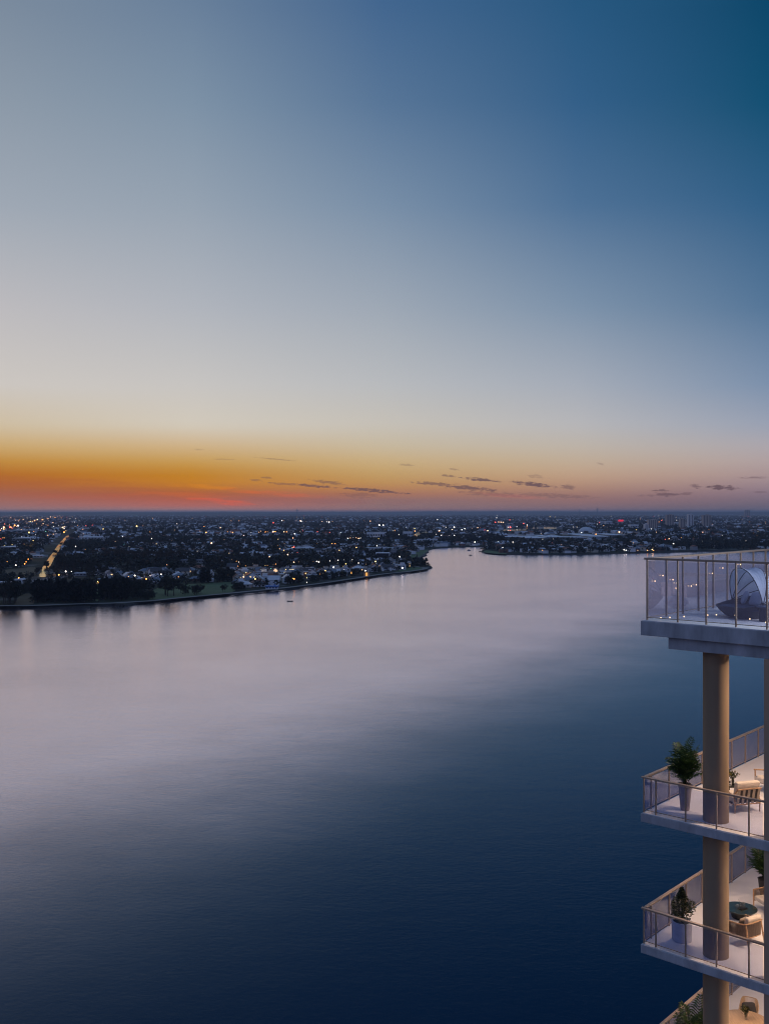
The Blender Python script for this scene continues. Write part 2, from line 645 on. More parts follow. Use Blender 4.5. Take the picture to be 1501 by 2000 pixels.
M = {}
M['concrete'] = mat('grey_concrete', (.40, .41, .44), .8, vary=.34, scale=2.2, bump=.25, bscale=24, stretch=(1, 1, .3))
M['floor'] = mat('pale_floor', (.76, .73, .73), .55, vary=.07, scale=.9, bump=.03)
M['column'] = mat('taupe_render', (.30, .215, .135), .75, vary=.14, scale=1.1, bump=.06, stretch=(1, 1, .25))
M['pier'] = mat('warm_brown_render', (.46, .31, .20), .75, vary=.1, scale=1.1, bump=.05, stretch=(1, 1, .25))
M['bronze'] = mat('bronze_metal', (.37, .275, .205), .45, metal=.35, vary=.1, scale=6)
M['glass'] = glass_mat('terrace_glass', (.90, .90, .94), .09, .035)
M['glass_low'] = glass_mat('balcony_glass', (.84, .87, .97), .05, .045, (.45, .48, .68))
M['dark_wicker'] = mat('dark_wicker', (.009, .011, .017), .6, vary=.4, scale=60, bump=.5)
M['navy_cloth'] = mat('navy_cloth', (.03, .05, .10), .85, vary=.15, scale=20, bump=.15)
M['pale_cloth'] = mat('pale_blue_cloth', (.36, .42, .54), .9, vary=.08, scale=9, bump=.15)
M['white_cloth'] = mat('cream_cloth', (.62, .55, .48), .9, vary=.08, scale=9, bump=.2)
M['dark_metal'] = mat('dark_metal', (.03, .035, .045), .35, metal=.6, vary=.1, scale=6)
M['wood'] = mat('light_timber', (.40, .235, .13), .5, vary=.3, scale=4, stretch=(1, 1, 6), bump=.05)
M['table_wood'] = mat('table_timber', (.50, .33, .20), .5, vary=.22, scale=3, stretch=(9, 1, 1), bump=.03)
M['rope'] = mat('taupe_rope', (.17, .13, .11), .9, vary=.35, scale=40, stretch=(1, 1, .15), bump=.6)
M['cane'] = mat('pale_cane', (.50, .36, .25), .7, vary=.2, scale=30, bump=.3)
M['strap'] = mat('beige_webbing', (.30, .25, .21), .9, vary=.1, scale=20)
M['pot_taupe'] = mat('taupe_stone', (.34, .285, .27), .8, vary=.25, scale=5, bump=.25)
M['pot_white'] = mat('white_stone', (.52, .52, .57), .8, vary=.14, scale=5, bump=.2)
M['pot_black'] = mat('black_pot', (.012, .012, .014), .5, vary=.2, scale=6)
M['soil'] = mat('dark_soil', (.02, .016, .012), .95, vary=.4, scale=30, bump=.5)
M['palm'] = leaf_mat('palm_leaf', (.012, .035, .012), (.045, .090, .024))
M['shrub'] = leaf_mat('shrub_leaf', (.014, .024, .010), (.065, .075, .022))
M['sprig'] = leaf_mat('sprig_leaf', (.05, .05, .012), (.22, .17, .03))
M['dark_leaf'] = leaf_mat('dark_leaf', (.012, .022, .010), (.05, .06, .02))
M['bark'] = mat('bark', (.06, .045, .035), .9, vary=.3, scale=8, bump=.4)
M['teal_stone'] = mat('teal_stone_top', (.014, .03, .038), .18, vary=.5, scale=5, base2=(.03, .05, .055))
M['black'] = mat('matt_black', (.01, .01, .011), .5, vary=.2, scale=10)
M['white'] = mat('white_enamel', (.72, .74, .78), .4, vary=.05, scale=6)
M['clear'] = glass_mat('clear_glassware', (.94, .94, .93), .12, .03, (.8, .75, .65))
M['dark_glass'] = glass_mat('smoky_glassware', (.30, .32, .32), .10, .10, (.1, .1, .1))
M['charcoal'] = mat('charcoal_cloth', (.045, .042, .045), .9, vary=.15, scale=20)
M['mirror_glint'] = emit('warm_glint', (1, .66, .36), 3.0)
M['candle'] = emit('candle_flame', (1, .6, .28), 7.0)
M['pool_water'] = water_mat('pool_water', (.10, .30, .38), .05, .1, (4, 4))
M['dark_cladding'] = mat('blue_grey_cladding', (.10, .11, .15), .5, vary=.1, scale=2)
M['dim_window'] = emit('dim_room', (.9, .62, .5), .10)
M['plaster'] = mat('pink_plaster', (.48, .36, .33), .8, vary=.1, scale=2)
M['warm_window'] = emit('warm_room', (1, .62, .46), .9)

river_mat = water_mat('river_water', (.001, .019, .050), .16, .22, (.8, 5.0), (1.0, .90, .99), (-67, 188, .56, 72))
ground_m = ground_mat()
lawn_m = mat('lawn_grass', (.065, .115, .040), .9, vary=.35, scale=.03)
field_m = mat('dry_field', (.10, .075, .035), .95, vary=.3, scale=.02)
track_m = mat('rough_grass', (.075, .080, .058), .95, vary=.4, scale=.02)
path_m = mat('path_paving', (.20, .19, .18), .9, vary=.2, scale=.05)
road_m = mat('grey_asphalt', (.13, .13, .14), .9, vary=.2, scale=.05)
bank_m = mat('dark_stone_bank', (.035, .033, .03), .95, vary=.5, scale=.3)
canal_m = water_mat('canal_water', (.01, .012, .015), .08, .02, (1.6, 1.6), (1, .98, .95))
hill_m = mat('wooded_hill', (.022, .028, .024), .95, vary=.4, scale=.002)


# ------------------------------------------------------------------ placing by sight lines
def gp(px, py, z=GZ):
    d = (H - z) * F / (py - CY)
    return Vector(((px - CX) / F * d, d, z))


def poly_sheet(name, pts, z, m, skirt=None):
    """a flat sheet of land or water, with a bank down to the waterline when SKIRT"""
    P = [Vector((p[0], p[1], z)) for p in pts]
    tris = tessellate_polygon([P])
    vs = [tuple(p) for p in P]
    fs = []
    for t in tris:
        a, b, c = (P[i] for i in t)
        fs.append(t if (b - a).cross(c - a).z > 0 else t[::-1])
    mi = [0] * len(fs)
    if skirt:
        n0, n1, drop, out = skirt
        for i in range(n0, n1):
            a, b = P[i], P[i + 1]
            t = (b - a).normalized()
            nrm = Vector((t.y, -t.x, 0)) * out
            k = len(vs)
            vs += [tuple(a), tuple(b), tuple(b + nrm - Vector((0, 0, drop))), tuple(a + nrm - Vector((0, 0, drop)))]
            fs.append((k, k + 3, k + 2, k + 1))
            mi.append(1)
    me = bpy.data.meshes.new(name)
    me.from_pydata(vs, [], fs)
    for x in (m if isinstance(m, list) else [m]):
        me.materials.append(x)
    me.polygons.foreach_set('material_index', mi)
    return tag(obj(name, me), kind='structure')


def smooth_line(pts, n=4):
    out = []
    P = [Vector(p) for p in pts]
    for i in range(len(P) - 1):
        a, b, c, d = P[max(i - 1, 0)], P[i], P[i + 1], P[min(i + 2, len(P) - 1)]
        for k in range(n):
            t = k / n
            out.append(.5 * (2 * b + (c - a) * t + (2 * a - 5 * b + 4 * c - d) * t * t + (3 * b - a - 3 * c + d) * t ** 3))
    out.append(P[-1])
    return out


def ribbon(name, pxs, width, z, m):
    P = smooth_line([gp(x, y, z) for x, y in pxs], 5)
    vs, fs = [], []
    for i, p in enumerate(P):
        t = (P[min(i + 1, len(P) - 1)] - P[max(i - 1, 0)]).normalized()
        s = Vector((t.y, -t.x, 0)) * width / 2
        vs += [tuple(p - s), tuple(p + s)]
        if i:
            k = 2 * i
            fs.append((k - 2, k - 1, k + 1, k))
    me = bpy.data.meshes.new(name)
    me.from_pydata(vs, [], fs)
    me.materials.append(m)
    return tag(obj(name, me), kind='structure')


# ------------------------------------------------------------------ river, banks, hills
BIG = 40000.0
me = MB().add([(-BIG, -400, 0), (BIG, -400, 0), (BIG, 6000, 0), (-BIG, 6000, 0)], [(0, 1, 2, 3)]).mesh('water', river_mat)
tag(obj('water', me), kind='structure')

SHORE_PX = [(0, 1188), (30, 1188.5), (60, 1187), (110, 1185.5), (170, 1183), (205, 1181.5), (225, 1182), (232, 1184.5), (246, 1184), (275, 1179), (300, 1176.5), (345, 1171), (400, 1166), (450, 1161), (500, 1156),
            (560, 1150), (600, 1145), (640, 1140), (675, 1134.5), (700, 1131), (730, 1126), (760, 1122), (800, 1118), (818, 1115.5), (833, 1112), (842, 1109.3), (836, 1106.5),
            (824, 1104.5), (812, 1103.2), (803, 1098.5), (812, 1095.5), (806, 1093.8), (818, 1090.5), (832, 1085), (828, 1083), (836, 1079), (833, 1077), (841, 1073.5), (855, 1071.2), (880, 1069.5), (910, 1068.6), (940, 1068.0), (953, 1068.4),
            (957, 1070.5), (948, 1073.5), (940, 1077.5), (948, 1080.2), (962, 1082), (1000, 1083.4), (1050, 1084), (1100, 1083.6), (1150, 1083), (1200, 1081.4), (1250, 1080.4),
            (1300, 1079.4), (1360, 1078.2), (1500, 1077)]
shore = [Vector((-BIG, 300, 0)), Vector((-3000, 560, 0)), Vector((-1200, 700, 0))] + [gp(x, y, 0) for x, y in SHORE_PX] + [Vector((3000, 1790, 0)), Vector((9000, 1700, 0)), Vector((BIG, 1500, 0))]
fine = smooth_line(shore[2:-2], 3)
rs = random.Random(3)
fine = [p + Vector((rs.uniform(-.25, .25), rs.uniform(-.2, .2), 0)) for p in fine]
shore = shore[:2] + fine + shore[-2:]
land = shore + [Vector((BIG, BIG, 0)), Vector((-BIG, BIG, 0))]
poly_sheet('ground', land, GZ, [ground_m, bank_m], (0, len(shore) - 1, GZ + .6, 2.2))
# bank under the apartment tower, below the frame
poly_sheet('riverbank', [(-160, -300), (300, -300), (300, 75), (60, 70), (10, 45), (-60, 20)], 1.5, [ground_m, bank_m], (1, 5, 2.2, 1.5))

SX = np.array([p.x for p in land])
SY = np.array([p.y for p in land])


def on_land(x, y):
    inside = np.zeros(np.shape(x), bool)
    j = len(SX) - 1
    for i in range(len(SX)):
        c = ((SY[i] > y) != (SY[j] > y)) & (x < (SX[j] - SX[i]) * (y - SY[i]) / (SY[j] - SY[i] + 1e-12) + SX[i])
        inside ^= c
        j = i
    return inside


FRONT = []
KEEP = []      # sight-line polygons that stay clear of woods and houses


def clear_poly(pxs):
    KEEP.append([gp(x, y, GZ) for x, y in pxs])


def flat(name, pxs, dz, m):
    clear_poly(pxs)
    return poly_sheet(name, smooth_line([gp(x, y, GZ) for x, y in pxs + pxs[:1]], 3)[:-1], GZ + dz, m)


flat('lawn', [(292, 1172), (300, 1152), (335, 1143.5), (390, 1140), (455, 1137), (462, 1146), (452, 1157), (400, 1162.5), (340, 1168)], .03, lawn_m)
flat('lawn', [(183, 1172), (189, 1146), (197, 1143), (196, 1160), (192, 1174)], .03, lawn_m)
flat('lawn', [(798, 1099), (812, 1091), (828, 1081), (836, 1074), (818, 1075), (805, 1082), (792, 1092)], .03, lawn_m)
flat('lawn', [(950, 1074), (944, 1077), (952, 1080), (985, 1082.3), (985, 1080)], .03, lawn_m)
flat('lawn', [(770, 1117.5), (806, 1114), (836, 1109.5), (818, 1106), (800, 1106)], .03, lawn_m)
flat('field', [(10, 1127), (12, 1113), (45, 1109.5), (68, 1107), (70, 1120), (60, 1126)], .03, field_m)
flat('field', [(28, 1181), (40, 1163), (62, 1160), (66, 1179)], .03, field_m)
flat('clearing', [(165, 1114), (215, 1104.5), (300, 1095.5), (345, 1091), (380, 1090), (385, 1092.5), (345, 1096.5), (300, 1101), (240, 1109), (190, 1115)], .03, track_m)
flat('canal', [(70.5, 1125), (78, 1121), (84, 1111), (89, 1108), (91, 1118), (90, 1126), (80, 1127)], .05, canal_m)
CANAL = [(86, 1113), (93, 1104), (101, 1090), (108, 1080), (114, 1070), (121, 1060), (128, 1052), (134, 1046)]
cl = [gp(x_, y_) for x_, y_ in CANAL + [(146, 1036)]]
for p_, q_ in zip(cl[:-1], cl[1:]):
    s_ = Vector(((q_ - p_).y, -(q_ - p_).x, 0)).normalized()
    KEEP.append([p_ - s_ * 26, p_ + s_ * 12, q_ + s_ * 12, q_ - s_ * 26])
flat('lagoon', [(970, 1037.2), (973, 1034.6), (1020, 1033), (1028, 1033.2), (1026, 1035.6), (1000, 1036.5)], .05, canal_m)
flat('lagoon', [(1033, 1032.2), (1040, 1030), (1062, 1029), (1090, 1030), (1086, 1032.4), (1060, 1032.6)], .05, canal_m)
flat('lagoon', [(808, 1047), (812, 1041), (836, 1037.6), (839, 1039), (822, 1041.5), (815, 1048)], .05, canal_m)
clear_poly([(62, 1146), (96, 1142), (95, 1124), (66, 1124)])
clear_poly([(66, 1112), (97, 1110), (103, 1084), (70, 1090)])
clear_poly([(960, 1037), (1096, 1032), (1100, 1036), (1096, 1038.5), (1030, 1041), (960, 1043)])
clear_poly([(806, 1047), (842, 1039), (846, 1042), (830, 1049), (808, 1052)])
clear_poly([(100, 1092), (130, 1051), (134, 1053), (116, 1084), (106, 1097)])
clear_poly([(80, 1067), (100, 1066), (100, 1071), (80, 1073)])
clear_poly([(70, 1082), (92, 1079), (92, 1085), (70, 1088)])
ribbon('path', [(-60, 1184.5), (0, 1183), (60, 1182.5), (120, 1180.5), (180, 1178.5), (225, 1177.5), (265, 1175), (300, 1172.8), (345, 1168), (400, 1163), (450, 1158.3), (500, 1153.4), (560, 1147.3), (600, 1142.4), (640, 1137.2), (675, 1131.8), (700, 1128.2), (730, 1123.4), (760, 1119.6), (800, 1115.6), (830, 1110.2), (812, 1106.2), (795, 1106)], 7, GZ + .10, path_m)
ribbon('road', [(-60, 1152), (0, 1143), (40, 1138), (80, 1133.5), (115, 1127.5), (150, 1121), (200, 1112)], 22, GZ + .12, road_m)
ribbon('road', [(-40, 1153), (20, 1148), (60, 1143), (100, 1136)], 10, GZ + .14, path_m)
ribbon('canal', CANAL, 8.5, GZ + .06, canal_m)

# low wooded ridges that close the horizon
rs = random.Random(9)
for k, (dist, x0, x1, hm, seed) in enumerate([(36500, -30000, 30000, 104, 1), (30000, 3500, 26000, 92, 2), (24000, -16000, -1500, 66, 4)]):
    n = 260
    vs, fs = [], []
    rr = random.Random(seed)
    ph = [rr.uniform(0, 6.28) for _ in range(8)]
    for i in range(n + 1):
        t = i / n
        x = x0 + (x1 - x0) * t
        env = min(1, t * 6, (1 - t) * 6)
        z = hm * env * (.84 + .07 * math.sin(x / 5200 + ph[0]) + .05 * math.sin(x / 1900 + ph[1]) + .025 * math.sin(x / 640 + ph[2])) + rr.uniform(-1, 1) * 3.0
        for dy, f in ((-1800, 0), (-900, .55), (-250, .93), (0, 1), (500, .9), (2600, 0)):
            vs.append((x, dist + dy + 500 * math.sin(x / 6000 + ph[3]), 1.5 + max(0, z) * f))
        if i:
            for j in range(5):
                a = (i - 1) * 6 + j
                fs.append((a, a + 6, a + 7, a + 1))
    me = bpy.data.meshes.new('hills')
    me.from_pydata(vs, [], fs)
    me.materials.append(hill_m)
    tag(obj('hills', me), kind='structure')

# ------------------------------------------------------------------ apartment tower with balconies
D0 = 28.2
S0 = D0 / F
CORN = Vector((499.5 * S0, D0, 0))
TH = -math.atan2(0.6746, 0.7382)
UX, VX = Vector((math.cos(TH), math.sin(TH), 0)), Vector((-math.sin(TH), math.cos(TH), 0))


def uv(u, v, z=0.0):
    return CORN + UX * u + VX * v + Vector((0, 0, z))


ZT = [H - 211.3 * S0, H - 587 * S0, H - 843 * S0, H - 1099 * S0]      # floor levels
TK = [.435, .262, .262, .262]
tower = thing('apartment_tower', 'pale residential tower corner with stacked glass railed balconies and round columns', 'building', CORN, TH)
DEPTH, WIDE = 15.0, 8.0
for i, (z, t) in enumerate(zip(ZT, TK)):
    me = MB().span((0, 0, z - t), (WIDE, DEPTH, z - .016)).mesh('slab', M['concrete'], bevel=.012)
    s = obj('slab', me, tower)
    me = MB().span((.045, .045, z - .0159), (WIDE - .02, DEPTH - .02, z)).mesh('floor_finish', M['floor'], bevel=.004)
    obj('floor_finish', me, s)
me = MB().span((.8, .13, ZT[0] - TK[0] - .34), (WIDE, 1.5, ZT[0] - TK[0] - .002)).mesh('beam', M['concrete'], bevel=.01)
obj('beam', me, tower)
tops = [ZT[0] - TK[0] - .342, ZT[1] - TK[1], ZT[2] - TK[2], ZT[3] - TK[3]]
bots = [ZT[1], ZT[2], ZT[3], 1.4]
for i, (a, b) in enumerate(zip(tops, bots)):
    me = MB().lathe([(.355, b + .002), (.355, a - .002)], 48, (1.93, .78, 0)).mesh('column', M['column'], smooth=40)
    obj('column', me, tower)
    me = MB().span((3.568, .05, b + .002), (4.35, .72, a - .002)).mesh('pier', M['pier'], bevel=.012)
    obj('pier', me, tower)
# back wall of the building along the balconies, with lit rooms
for i in range(4):
    z0 = ZT[i]
    z1 = ZT[i - 1] - TK[i - 1] - .004 if i else ZT[0] + 3.4
    zb = z1 - .35
    w = obj('wall', MB().span((6.6, .3, z0 + .002), (6.8, DEPTH - .2, z0 + .12)).span((6.6, .3, zb), (6.8, DEPTH - .2, z1)).mesh('wall', M['plaster' if i == 0 else 'dark_cladding']), tower)
    for k in range(6):
        v0 = .3 + k * 2.45
        obj('pilaster', MB().span((6.5, v0, z0 + .004), (6.82, v0 + .7, z1 - .004)).mesh('pilaster', M['plaster' if i == 0 else 'dark_cladding'], bevel=.01), w)
        if k < 5:
            obj('window', MB().span((6.66, v0 + .74, z0 + .13), (6.70, v0 + 2.40, zb - .01)).mesh('window', M['warm_window' if i == 0 else 'dim_window']), w)
# plunge pool on the roof terrace
pw = obj('pool', MB().span((2.6, 8.0, ZT[0]), (6.3, 8.3, ZT[0] + .5)).span((2.6, 14.2, ZT[0]), (6.3, 14.5, ZT[0] + .5)).span((2.6, 8.3, ZT[0]), (2.85, 14.2, ZT[0] + .5)).span((6.05, 8.3, ZT[0]), (6.3, 14.2, ZT[0] + .5)).mesh('pool', M['plaster']), tower)
obj('pool_water', MB().span((2.85, 8.3, ZT[0] + .1), (6.05, 14.2, ZT[0] + .42)).mesh('pool_water', M['pool_water']), pw)


def balustrade(z, hr, ins, fposts, sposts, fend, send, pr, hrr, gm):
    """handrail and foot rail along the front (v = ins) and the side (u = ins), one post and one pane per bay"""
    mb = MB()
    zr = z + hr
    mb.box((ins + (fend - ins) / 2 - .02, ins, zr), (fend - ins + .1, hrr * 2.2, hrr))
    mb.box((ins, ins + .06 + (send - ins) / 2, zr), (hrr * 2.2, send - ins - .06, hrr * .98))
    mb.box((ins + (fend - ins) / 2, ins, z + .085), (fend - ins, .022, .022))
    mb.box((ins, ins + (send - ins) / 2, z + .085), (.022, send - ins, .022))
    b = obj('balustrade', mb.mesh('balustrade', M['bronze'], bevel=.006), tower)
    fp = [ins] + fposts
    sp = sposts
    for u in fp:
        obj('post', MB().box((u, ins, z + hr / 2), (pr, pr * 1.4, hr - .02)).mesh('post', M['bronze'], bevel=.004), b)
    for v in sp:
        obj('post', MB().box((ins, v, z + hr / 2), (pr * 1.4, pr, hr - .02)).mesh('post', M['bronze'], bevel=.004), b)
    fe = fp + [fend]
    for u0, u1 in zip(fe[:-1], fe[1:]):
        if u1 - u0 > .12:
            obj('glass_panel', MB().box(((u0 + u1) / 2, ins, z + hr / 2 + .02), (u1 - u0 - pr - .016, .012, hr - .17)).mesh('glass_panel', gm), b)
    se = [ins] + sp + [send]
    for v0, v1 in zip(se[:-1], se[1:]):
        if v1 - v0 > .12:
            obj('glass_panel', MB().box((ins, (v0 + v1) / 2, z + hr / 2 + .02), (.012, v1 - v0 - pr - .016, hr - .17)).mesh('glass_panel', gm), b)


balustrade(ZT[0], 1.80, .14, [1.086 + .846 * i for i in range(7)], [1.356 + 1.115 * i for i in range(12)], 7.6, 14.6, .042, .06, M['glass'])
for i in (1, 2, 3):
    balustrade(ZT[i], 1.03, .07, [.447 + .905 * i_ for i_ in range(4)], [.513 + 1.165 * i_ for i_ in range(12)], 3.565, 14.6, .036, .045, M['glass_low'])


def downlight(u, v, z, power, size=.5, c=(1, .69, .47)):
    o = obj('downlight', MB().lathe([(.11, -.03), (.11, -.004)], 20, (u, v, z)).mesh('downlight', M['warm_window'], smooth=40), tower)
    ld = bpy.data.lights.new('balcony_lamp', 'AREA')
    ld.shape = 'DISK'
    ld.size = size
    ld.energy = power
    ld.color = c
    l = bpy.data.objects.new('balcony_lamp', ld)
    col.objects.link(l)
    l.location = uv(u, v, z - .06)
    return o


for i in (1, 2, 3):
    zc = ZT[i - 1] - TK[i - 1] - (.0 if i > 1 else .0)
    k = 1.6 if i == 1 else 1.0
    downlight(4.6, 2.2, zc, 180 * k, .3)
    downlight(4.6, 6.4, zc, 105 * k, .3)
    downlight(.45, 3.0, zc, 52 * k, .3)

# unseen cool fill lamps, added to brighten the daybed and terrace floor
for v in (2.6, 6.2):
    obj('added_lamp', MB().span((6.40, v - .15, ZT[0] + 2.5), (6.49, v + .15, ZT[0] + 2.7)).mesh('added_lamp', M['candle']), tower)
    ld = bpy.data.lights.new('terrace_fill', 'AREA')
    ld.shape = 'RECTANGLE'
    ld.size, ld.size_y = .5, .25
    ld.energy = 150
    ld.color = (.72, .83, 1.0)
    l = bpy.data.objects.new('terrace_fill', ld)
    col.objects.link(l)
    l.location = uv(6.34, v, ZT[0] + 2.6)
    l.rotation_euler = (uv(1.5, v - .6, ZT[0]) - l.location).to_track_quat('-Z', 'Y').to_euler()

# ------------------------------------------------------------------ things on the balconies
def palm_mesh(seed, n, height, spread, upright, nl=15, lw_=.024):
    r = random.Random(seed)
    mb = MB()
    for k in range(n):
        a = k * 2.399 + r.uniform(-.3, .3)
        q = (k + .5) / n
        L = height * r.uniform(.80, 1.05) * (1.0 - .42 * q)
        lean = upright + (1.15 - upright) * q ** 1.35
        d = Vector((math.cos(a), math.sin(a), 0))
        p = Vector((r.uniform(-.04, .04), r.uniform(-.04, .04), 0))
        pts, th = [], lean * .42
        N = 11
        for i in range(N + 1):
            pts.append(p.copy())
            dr = d * math.sin(th) + Vector((0, 0, math.cos(th)))
            p = p + dr * (L / N)
            th += (lean * .62 + .32) / N
        mb.tube(pts, [.009 * (1 - .8 * i / N) for i in range(N + 1)], 4, mi=1)
        side = d.cross(Vector((0, 0, 1)))
        M_ = nl
        for j in range(M_):
            t = .24 + .76 * j / (M_ - 1)
            f = t * N
            i = min(int(f), N - 1)
            c = pts[i].lerp(pts[i + 1], f - i)
            tg = (pts[i + 1] - pts[i]).normalized()
            nm = side.cross(tg)
            ll = spread * (math.sin(math.pi * (.12 + .84 * (t - .24) / .76)) * .8 + .22) * r.uniform(.85, 1.1)
            for sgn in (-1, 1):
                dr = (side * sgn * .84 + tg * .62 + nm * r.uniform(-.05, .3)).normalized()
                w = lw_
                mid = c + dr * ll * .5 + Vector((0, 0, -.02 * ll))
                tip = c + dr * ll + Vector((0, 0, -.34 * ll))
                wv = tg.cross(dr).cross(dr).normalized() * w
                mb.add([c - wv * .4, mid - wv, tip, mid + wv, c + wv * .4], [(0, 1, 2, 3, 4)], 0)
    return mb.mesh('foliage', [M['palm'], M['dark_leaf']])


def pot_with_soil(root, prof, m, zs, rs_):
    p = obj('pot', MB().lathe(prof, 40).mesh('pot', m, smooth=35), root)
    obj('soil', MB().lathe([(rs_, zs - .02), (rs_, zs), (0.0, zs + .012)], 28).mesh('soil', M['soil']), p)
    return p


b2, b3, b4 = ZT[1], ZT[2], ZT[3]
# tall tapered planter with a palm, second balcony
t = thing('potted_palm', 'tall tapered taupe planter with a bushy palm standing beside the balcony column', 'potted plant', (8.86, 28.45, b2))
pot_with_soil(t, [(.118, 0), (.128, .02), (.165, .40), (.192, .70), (.195, .78), (.175, .78), (.17, .72)], M['pot_taupe'], .735, .171)
fo = obj('foliage', palm_mesh(2, 21, 1.36, .44, .05), t, (0, 0, .73))
# palm in a black pot, third balcony
t = thing('potted_palm', 'palm in a slim black pot behind the round teal table', 'potted plant', (12.50, 31.75, b3))
pot_with_soil(t, [(.13, 0), (.14, .02), (.20, .52), (.215, .55), (.195, .55), (.19, .5)], M['pot_black'], .51, .19)
obj('foliage', palm_mesh(7, 17, 1.35, .42, .22), t, (0, 0, .5))
# palm on the lowest balcony, only its fronds in view
t = thing('potted_palm', 'dark palm fronds leaning against the glass of the lowest balcony', 'potted plant', (9.28, 28.75, b4))
pot_with_soil(t, [(.15, 0), (.16, .02), (.21, .48), (.22, .52), (.2, .52), (.195, .48)], M['pot_taupe'], .485, .195)
obj('foliage', palm_mesh(12, 18, 1.5, .44, .25), t, (0, 0, .48))

# round stone tub with a leafy shrub
t = thing('potted_shrub', 'round pale stone tub with a dense small leaved shrub by the corner railing', 'potted plant', (8.76, 28.43, b3))
pot_with_soil(t, [(.262, 0), (.285, .03), (.29, .55), (.285, .575), (.25, .575), (.245, .52)], M['pot_white'], .535, .246)
rr = random.Random(21)
mb, br = MB(), MB()
for k in range(16):
    a, q = rr.uniform(0, 6.28), rr.uniform(0, 1)
    tip = Vector((math.cos(a) * .26 * q, math.sin(a) * .26 * q, rr.uniform(.35, .95 - .3 * q)))
    br.tube([(rr.uniform(-.05, .05), rr.uniform(-.05, .05), 0), tip * .5 + Vector((0, 0, .03)), tip], [.012, .007, .003], 5)
for k in range(2100):
    z = rr.random() ** .85
    rad = .33 * (1 - (abs(z - .38) / .68) ** 2) ** .5 if z < .66 else .15 * (1.04 - z) / .38 + .02
    a = rr.uniform(0, 6.28)
    q = rad * rr.random() ** .4 * (1 + .22 * math.sin(3 * a + 5 * z))
    c = Vector((math.cos(a) * q, math.sin(a) * q, .06 + z * .95))
    if z < .2 and math.cos(a - .2) > .2 and rr.random() < .75:
        continue
    d = Vector((rr.uniform(-1, 1), rr.uniform(-1, 1), rr.uniform(-.6, .6))).normalized()
    s = d.cross(Vector((rr.uniform(-1, 1), rr.uniform(-1, 1), rr.uniform(-1, 1)))).normalized()
    l, w = rr.uniform(.03, .055), rr.uniform(.010, .018)
    mb.add([c - d * l, c + s * w, c + d * l, c - s * w], [(0, 1, 2, 3)])
obj('branch', br.mesh('branch', M['bark'], smooth=40), t, (0, 0, .53))
obj('foliage', mb.mesh('foliage', M['shrub']), t, (0, 0, .53))


def arm_chair(root):
    """timber chair with rope back and sides; faces +x, back along -x"""
    w, d = .76, .66      # width along y, depth along x
    fr = MB()
    ring = [(d / 2 - .02, -w / 2, .60), (0, -w / 2 - .005, .625), (-d / 2 + .10, -w / 2, .665), (-d / 2 + .01, -w / 2 + .10, .69), (-d / 2 - .02, 0, .70), (-d / 2 + .01, w / 2 - .10, .69), (-d / 2 + .10, w / 2, .665), (0, w / 2 + .005, .625), (d / 2 - .02, w / 2, .60)]
    ringS = smooth_line(ring, 5)
    fr.tube(ringS, .021, 8)
    low = [(p[0] * .93, p[1] * .93, .27) for p in ring]
    fr.tube(smooth_line(low, 5), .018, 8)
    obj('frame', fr.mesh('frame', M['wood'], smooth=60), root)
    for (x, y, tx, ty, tz) in ((d / 2 - .03, -w / 2, d / 2 - .02, -w / 2, .60), (d / 2 - .03, w / 2, d / 2 - .02, w / 2, .60), (-d / 2 - .06, -w / 2 + .02, -d / 2 + .06, -w / 2 + .05, .68), (-d / 2 - .06, w / 2 - .02, -d / 2 + .06, w / 2 - .05, .68)):
        obj('leg', MB().tube([(x, y, 0), ((x + tx) / 2, (y + ty) / 2, .33), (tx, ty, tz)], [.017, .026, .019], 8).mesh('leg', M['wood'], smooth=60), root)
    # rope panel: a band of vertical cords between the rails
    rp = MB()
    n = len(ringS)
    dense = smooth_line(ring, 14)
    for i, p in enumerate(dense):
        q = Vector((p[0] * .965, p[1] * .965, p[2] - .012))
        b = Vector((p[0] * .93, p[1] * .93, .275))
        rp.tube([b, q], .0085, 5)
    obj('rope_panel', rp.mesh('rope_panel', M['rope'], smooth=60), root)
    soften(obj('seat', MB().box((.02, 0, .36), (d * .9, w * .9, .14)).mesh('seat', M['white_cloth'], smooth=60, bevel=.04, seg=4), root))
    soften(obj('backrest', MB().box((-d / 2 + .13, -.04, .63), (.15, w * .78, .40), M=Matrix.Rotation(R(-14), 4, 'Y')).mesh('backrest', M['white_cloth'], smooth=60, bevel=.055, seg=4), root))


def face(dx, dy):
    return math.atan2(dy, dx)


t = thing('armchair', 'rope backed timber armchair with cream cushions seen from behind below the teal table', 'chair', (10.60, 28.33, b3), face(-.52, .86))
arm_chair(t)
obj('cushion', MB().blob((.0, .13, .60), .17, .17, .06, Matrix.Rotation(R(-20), 3, 'Y') @ Matrix.Rotation(R(90), 3, 'Y'), p=5, n=32).mesh('cushion', M['strap'], smooth=60), t)
c2 = copy_thing(t, (12.14, 30.42, b3), face(-.95, -.25), label='cream cushioned armchair across the teal table, half hidden by the pier')

# low round table with drinks
TP = Vector((11.08, 30.02, b3))
t = thing('coffee_table', 'low round teal stone table on a dark drum base', 'table', TP)
obj('tabletop', MB().lathe([(.44, .268), (.492, .278), (.495, .296), (.487, .303), (0, .303)], 64).mesh('tabletop', M['teal_stone'], smooth=40), t)
obj('base', MB().lathe([(.25, 0), (.265, .01), (.33, .2), (.38, .268)], 48).mesh('base', M['black'], smooth=40), t)


